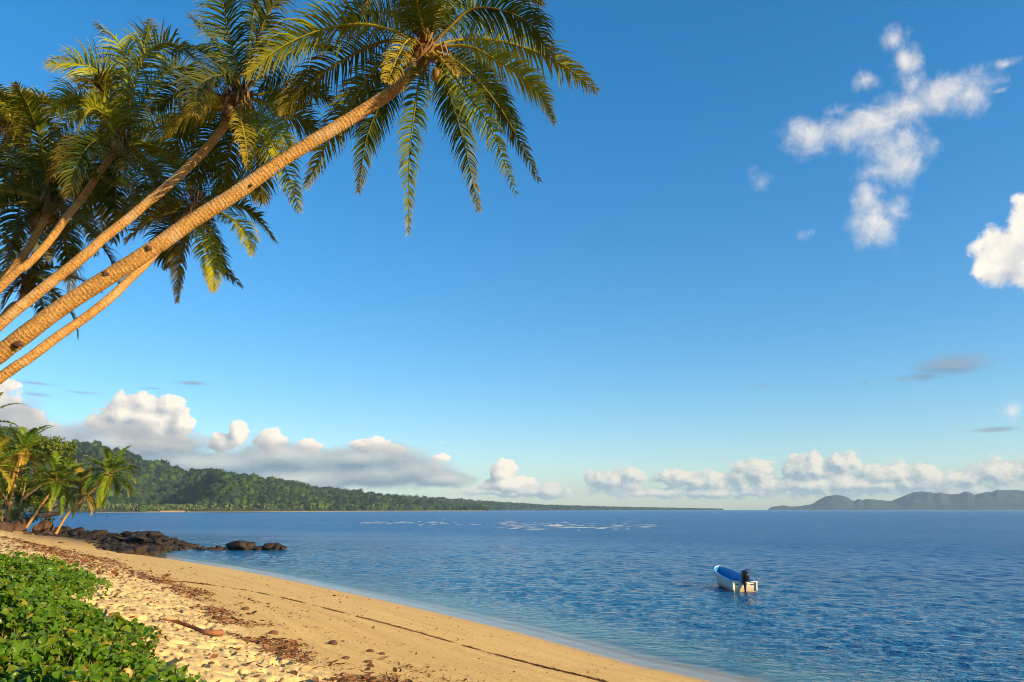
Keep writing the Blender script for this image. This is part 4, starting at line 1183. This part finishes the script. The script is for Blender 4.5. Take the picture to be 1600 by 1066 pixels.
mb = MB()
for y in (-.60, .60): box(mb, (.035, y, .60), (.14, .46, .07), .02)
box(mb, (.03, 0, .50), (.13, .72, .07), .02)
link("transom_cap", mb.mesh("transom_cap", [m_white], False), boat)
for y in (-.50, .50):
    mb = MB(); box(mb, (-.006, y, .44), (.02, .26, .055), .008); link("transom_slot", mb.mesh("transom_slot", [m_dark], False), boat)
for y in (-.75, .75):
    mb = MB(); box(mb, (.0, y, .36), (.12, .11, .52), .03); link("corner_post", mb.mesh("corner_post", [m_white], False), boat)
for x in (.36, .66):
    mb = MB(); w = section(x)[4][0] * 2 - .1; box(mb, (BL * x, 0, .36), (.26, w, .05), .015); link("thwart", mb.mesh("thwart", [m_blue], False), boat)
mb = MB(); box(mb, (BL * .10, 0, .22), (BL * .12, 1.1, .2), .03); link("stern_locker", mb.mesh("stern_locker", [m_blue], False), boat)
mot = link("outboard_motor", None, None) if False else None
mb = MB()
V0, F0 = ico(3); W = np.sign(V0) * np.abs(V0) ** .62
W = W * [.29, .24, .31]; W[:, 2] += .10 * (W[:, 0] < 0) * 0
W[:, 0] *= 1 + .25 * (W[:, 2] > 0) * .5
ry = R(-14); RM = np.array([[math.cos(ry), 0, math.sin(ry)], [0, 1, 0], [-math.sin(ry), 0, math.cos(ry)]])
mb.add(W @ RM.T + [-.12, .0, .92], F0)
motor = link("outboard_motor", mb.mesh("outboard_motor", [m_black], True), boat)
mb = MB(); V, f = tube(np.array([[-.12, .04, .80], [-.17, .04, .5], [-.21, .04, .22], [-.24, .04, -.35]]), [.14, .12, .07, .05], 10); mb.add(V * [1, 1, 1], f); box(mb, (-.06, .04, .58), (.16, .30, .22), .03); link("motor_leg", mb.mesh("motor_leg", [m_black], True), motor)
mb = MB(); V, f = tube(np.array([[.02, .04, .86], [.25, .06, .92], [.55, .10, .98]]), [.03, .025, .03], 8); mb.add(V, f); link("tiller", mb.mesh("tiller", [m_black], True), motor)
mb = MB(); V, f = tube(spline(np.array([[-.1, -.02, 1.26], [-.16, -.2, 1.29], [-.2, -.38, 1.2], [-.2, -.55, 1.1]]), 12), [.03] * 12, 7); mb.add(V, f); link("grab_handle", mb.mesh("grab_handle", [m_metal], True), motor)
mb = MB(); V, f = tube(spline(np.array([[BL * .96, 0, .90], [BL * 1.05, .02, .6], [BL * 1.2, .05, .1], [BL * 1.5, .1, -.6]]), 20), .018, 6); mb.add(V, f); link("mooring_rope", mb.mesh("mooring_rope", [m_rope], True), boat)

# ---------------------------------------------------------------- creeping vines
m_vine = leaf_mat("vine_leaf", (.030, .110, .006), (.110, .215, .008), (.34, .20, .03), .32, .34)
m_stem = simple_mat("vine_stem", (.16, .15, .05), .7, .3, 8, tint=(.28, .14, .06))
rv = np.random.default_rng(77)


def vine_at(x, y):
    return shore_dist(x, y) - (14.65 + 1.6 * (fbm(x * .35, y * .35, 3, 77) - .5))


def scatter_polar(n, r0, r1, a0, a1, rng, p=1.0):
    """more points near than far"""
    u = rng.random(n); r = r0 * (r1 / r0) ** (u ** p); a = np.radians(rng.uniform(a0, a1, n))
    return r * np.sin(a), r * np.cos(a), r


x, y, r = scatter_polar(190000, 3.6, 34, -50, -8, rv, .85)
e = vine_at(x, y)
keep = rv.random(len(x)) < sstep(33, 26, r) * sstep(-.9, .5, e) ** 1.4 * (.35 + .65 * sstep(.36, .52, fbm(x * 2.0, y * 2.0, 2, 92)))
x, y, r, e = x[keep], y[keep], r[keep], e[keep]
n = len(x)
hum = .44 * fbm(x * .55, y * .55, 3, 88) * sstep(-.3, 2.0, e) + .10
hum *= .6 + .8 * sstep(.35, .6, fbm(x * 1.6, y * 1.6, 2, 90))
zg = ground(x, y)
h = zg + hum * rv.random(n) ** .45 + .02
size = np.clip(rv.lognormal(-2.78, .36, n), .032, .15) * np.clip(r / 9, 1.0, 3.0) ** .4
azl = rv.uniform(0, 2 * math.pi, n); tilt = np.abs(rv.normal(.75, .5, n)).clip(0, 1.7)
sunh = np.array([SUN_DIR.x, SUN_DIR.y]);
nx, ny = np.sin(tilt) * np.cos(azl) + .35 * sunh[0], np.sin(tilt) * np.sin(azl) + .35 * sunh[1]
Nn = nrm(np.stack([nx, ny, np.cos(tilt) + .1], 1))
hd_ = rv.normal(size=(n, 3)); Dv = nrm(hd_ - Nn * (hd_ * Nn).sum(1, keepdims=True)); Wv = np.cross(Nn, Dv)
fold = rv.uniform(.2, 1.1, n)[:, None]; curl = rv.normal(-.55, .4, n)[:, None]
Pc = np.stack([x, y, h], 1); L = size[:, None]
rows = []
for t, w in ((0, .10), (.28, .44), (.62, .50), (.9, .30), (1.0, .06)):
    c = Pc + Dv * L * (t - .3) + Nn * L * curl * (t - .3) ** 2 * 1.6
    lift = Nn * L * w * fold * .8
    rows += [c - Wv * L * w + lift, c, c + Wv * L * w + lift]
V = np.stack(rows, 1).reshape(-1, 3)
b0 = np.arange(n) * 15
F = np.concatenate([np.stack([b0 + 3 * i + j, b0 + 3 * i + j + 1, b0 + 3 * i + j + 4, b0 + 3 * i + j + 3], 1) for i in range(4) for j in (0, 1)])
tint = np.repeat(np.where(rv.random(n) < .035, rv.uniform(.4, 1, n), rv.random(n) ** 4 * .25), 15)
vs, fs = [V], [F]
vine = link("beach_vine", mesh_np("beach_vine", V, F, [m_vine], True, {'tint': tint})); vine.color = (.46, 0, 0, 1)
tag(vine, "low carpet of glossy green beach vine leaves over the upper sand", "ground cover", kind='stuff')
# the runners and leaf stalks
mb = MB()
near = np.where((r < 16) & (rv.random(n) < .55))[0]
Pn = Pc[near]; k = len(near); foot = Pn - np.stack([rv.normal(0, .06, k), rv.normal(0, .06, k), hum[near] * rv.uniform(.5, 1, k)], 1)
wv = nrm(rv.normal(size=(k, 3))) * .0045
V = np.stack([foot - wv, foot + wv, Pn + wv * .7, Pn - wv * .7], 1).reshape(-1, 3); mb.add(V, np.arange(4 * k).reshape(-1, 4), np.repeat(rv.random(k), 4))
for i in range(60):
    p = on_ground(*[(rv.uniform(0, 270), rv.uniform(900, 1060))][0]); a = R(-35) + rv.normal(0, .5); L = rv.uniform(.6, 1.8); s = np.linspace(0, 1, 12)
    px_ = p[0] + np.cos(a) * L * s + np.cumsum(rv.normal(0, .02, 12)); py_ = p[1] + np.sin(a) * L * s + np.cumsum(rv.normal(0, .02, 12))
    if vine_at(px_[:1], py_[:1])[0] < -.3: continue
    V, f = tube(np.stack([px_, py_, ground(px_, py_, True) + .012], 1), .006, 5, False); mb.add(V, f, rv.random())
tag(link("vine_stems", mb.mesh("vine_stems", [m_stem])), "thin pale stalks and runners between the beach vine leaves", "ground cover", kind='stuff')

# ---------------------------------------------------------------- what the tide left
m_debris = simple_mat("beach_litter", (.095, .040, .018), .85, .5, 9, tint=(.27, .115, .038))
rd = np.random.default_rng(99)


def litter(x, y, size, rng, lift=.3):
    """curled leaves and bits of twig"""
    n = len(x); zg = ground(x, y, True)
    a = rng.uniform(0, 6.28, n); L = size[:, None]
    D_ = np.stack([np.cos(a), np.sin(a), rng.normal(0, .25, n)], 1); W_ = nrm(np.stack([-np.sin(a), np.cos(a), rng.normal(0, .5, n)], 1))
    asp = rng.choice([.10, .28, .42], n, p=[.4, .35, .25])[:, None]
    P = np.stack([x, y, zg + size * rng.uniform(.05, lift, n)], 1); U = np.array([[0, 0, 1.0]])
    rows = []
    for t in (-.5, 0, .5):
        w = asp * (1 - 1.3 * abs(t)); c = P + D_ * L * t + U * L * (t * t) * .5
        rows += [c - W_ * L * w + U * L * w * .5, c, c + W_ * L * w + U * L * w * .5]
    V = np.stack(rows, 1).reshape(-1, 3); b = np.arange(n) * 9
    F = np.concatenate([np.stack([b + 3 * i + j, b + 3 * i + j + 1, b + 3 * i + j + 4, b + 3 * i + j + 3], 1) for i in (0, 1) for j in (0, 1)])
    return V, F, np.repeat(rng.random(n) ** 1.5, 9)


x, y, r = scatter_polar(260000, 6.5, 95, -42, 12, rd, .9)
s = shore_dist(x, y)
cl = fbm(x * .9, y * .9, 4, 71); cl2 = fbm(x * .25, y * .25, 2, 72)
wr = 10.75 + 1.2 * (fbm(x * .12, y * .12, 2, 73) - .5)
den = np.exp(-((s - wr) / .42) ** 2) * sstep(.36, .6, cl) * 1.0
den += .55 * np.exp(-((s - wr + .7) / .35) ** 2) * sstep(.5, .66, fbm(x * .8, y * .8, 3, 74))
den += np.where((s > wr) & (s < 17), .045 * sstep(.3, .65, cl), 0)
den += .40 * np.exp(-((s - 13.4) / 1.8) ** 2) * sstep(24, 45, r)                         # reddish litter by the far vines
den += .10 * np.exp(-((s - 8.6) / .30) ** 2) * sstep(.55, .7, cl) + .003 * (s > 1.5) * (s < 10) + .05 * (s > 7.8) * (s < 11) * sstep(.55, .7, fbm(x * .6, y * .6, 3, 46)) * sstep(24, 16, r)
keep = rd.random(len(x)) < den * 1.7
x, y, r = x[keep], y[keep], r[keep]
size = np.clip(rd.lognormal(-3.05, .5, len(x)), .012, .14) * np.clip(r / 16, 1, 3) ** .6
V, F, A = litter(x, y, size, rd)
tag(link("beach_litter", mesh_np("beach_litter", V, F, [m_debris], False, {'tint': A})), "band of brown leaves, twigs and wrack strewn along the high tide mark", "beach litter", kind='stuff')
# thin dark seam of weed on the wet sand
k = rd.integers(0, len(SEAM) - 1, 14000); f = rd.random(14000)[:, None]
P = SEAM[k] * (1 - f) + SEAM[k + 1] * f
wig = .12 * (fbm(P[:, 0] * .8, P[:, 1] * .8, 3, 15) - .5)
P = P + rd.normal(0, .04, P.shape) + wig[:, None]
keep = rd.random(len(P)) < .06 + .6 * sstep(.35, .6, vnoise(P[:, 0] * 1.1, P[:, 1] * 1.1, 16))
P = P[keep]; rr2 = np.hypot(P[:, 0], P[:, 1])
V, F, A = litter(P[:, 0], P[:, 1], rd.uniform(.02, .055, len(P)) * np.clip(rr2 / 25, 1, 2.2), rd, .25)
tag(link("weed_line", mesh_np("weed_line", V, F, [m_debris], False, {'tint': A * .4})), "thin dark line of seaweed scraps running along the smooth wet sand", "seaweed", kind='stuff')
# pale shell and coral grit
x, y, r = scatter_polar(26000, 7, 60, -35, 14, rd, .9); s = shore_dist(x, y)
keep = (s > .6) & (s < 11) & (rd.random(len(x)) < .06 + .5 * sstep(.55, .75, fbm(x * .5, y * .9, 3, 45))); x, y, r = x[keep], y[keep], r[keep]
V0 = np.array([[1, 0, 0], [-1, 0, 0], [0, 1, 0], [0, -1, 0], [0, 0, 1]], float); n = len(x)
sz = rd.uniform(.006, .018, n) * np.clip(r / 14, 1, 2.5)
V = (V0[None] * sz[:, None, None] * rd.uniform(.6, 1.4, (n, 5, 1)) + np.stack([x, y, ground(x, y, True)], 1)[:, None]).reshape(-1, 3)
b = np.arange(n) * 5
F = np.concatenate([np.stack([b + i, b + j, b + 4], 1) for i, j in ((0, 2), (2, 1), (1, 3), (3, 0))])
m_grit = simple_mat("shell_grit", (.50, .38, .22), .8, .4, 30, tint=(.16, .09, .04))
tag(link("shell_grit", mesh_np("shell_grit", V, F, [m_grit], False, {'tint': np.repeat((rd.random(n) > .55) * 1.0, 5)})), "grit of coral and shell crumbs scattered over the wet sand", "shell grit", kind='stuff')

# ---- stones, husks and the fallen branch
m_stone = simple_mat("beach_stone", (.13, .062, .030), .8, .45, 8, .5, 30)
STM = []
for q in range(4):
    V0, F0 = ico(2); rng = np.random.default_rng(300 + q)
    d = 1 + .6 * (fbm(V0[:, 0] * 1.4 + q * 7, V0[:, 1] * 1.4 + V0[:, 2], 3, q) - .5)
    STM.append(mesh_np("stone", V0 * d[:, None], F0, [m_stone], False))
STONES = [(520, 1007, .15, "long brown husk lying alone on the smooth sand below the litter band"), (383, 953, .14, "dark brown husk nearest the fork of the litter band"), (427, 991, .13, "round brown husk at the lower edge of the litter band"), (578, 1019, .10, "flat dark husk with a smaller scrap beside it"),
      (597, 1023, .09, "small dark scrap beside the flat husk"), (469, 1000, .06, "tiny brown lump between the litter band and the husks"), (540, 1030, .08, "brown lump on the litter near the bottom of the beach"), (575, 1036, .09, "upper one of two brown lumps side by side low on the beach"),
      (579, 1042, .08, "lower one of two brown lumps side by side low on the beach"), (222, 905, .16, "dark stone on the smooth sand above the litter band"), (242, 911, .12, "pair of dark crumbs, the nearer one, on the smooth sand"), (270, 920, .12, "dark crumb beside the litter band"), (98, 868, .2, "first dark stone of a row on the far sand"),
      (109, 870, .18, "second dark stone of a row on the far sand"), (300, 930, .10, "dark lump at the edge of the litter band"), (255, 921, .10, "dark lump above the litter band"), (487, 934, .05, "small dark pebble alone on the wet sand"), (583, 982, .05, "tiny dark pebble alone just above the weed line"), (330, 1040, .06, "small brown chip on the trodden pale sand"), (155, 859, .26, "flat dark patch of rock in the sand before the boulders"), (95, 849, .28, "dark rock slab half buried in sand near the brown boulders")]
for (px, py, r, lab) in STONES:
    p = on_ground(px, py); o = link("beach_stone", STM[rd.integers(0, 4)]); p[2] = float(ground(p[:1], p[1:2], True)[0])
    o.location = [float(p[0]), float(p[1]), float(p[2] + r * .22)]; o.scale = (r * rd.uniform(.8, 1.1), r * rd.uniform(.5, .75), r * rd.uniform(.35, .55)); o.rotation_euler = (0, 0, rd.uniform(-.5, .5))
    tag(o, lab, "stone" if "husk" not in lab else "husk", "scattered stones and husks on the sand")
m_wood = simple_mat("red_driftwood", (.20, .078, .032), .75, .35, 6, .5, 18, tint=(.10, .045, .02))
P = [on_ground(*q) for q in ((252, 972), (275, 977), (300, 985), (322, 993), (346, 996))]
for i, p in enumerate(P): p[2] = float(ground(p[:1], p[1:2], False)[0]) + [.05, .07, .06, .06, .09][i]
b = P[2].copy(); root = thing("driftwood_branch", b, "reddish palm leaf stalk lying on the trodden sand beside the vines", "driftwood")
C = spline(np.array(P), 24); V, f = tube(C, np.interp(np.linspace(0, 1, 24), [0, .3, .8, .92, 1], [.010, .035, .045, .06, .068]), 10, True, 1 + .12 * RNG.normal(size=(24, 10)).clip(-1, 1))
mb = MB(); mb.add(V - b, f, 0.0); link("stalk", mb.mesh("stalk", [m_wood], True), root)
mb = MB()
for i in range(46):
    c = C[rd.integers(0, 12)]; d = nrm(np.array([rd.normal(), rd.normal(), rd.uniform(.0, .7)])); L = rd.uniform(.15, .42); w = np.cross(d, UP) * .01
    e = c + d * L; e[2] = max(e[2], float(ground(e[:1], e[1:2])[0]) + .02)
    mb.add(np.array([c - w, c + w, e + w * .3, e - w * .3]) - b, np.array([[0, 1, 2, 3]]), rd.random())
link("dry_leaflets", mb.mesh("dry_leaflets", [m_wood]), root)
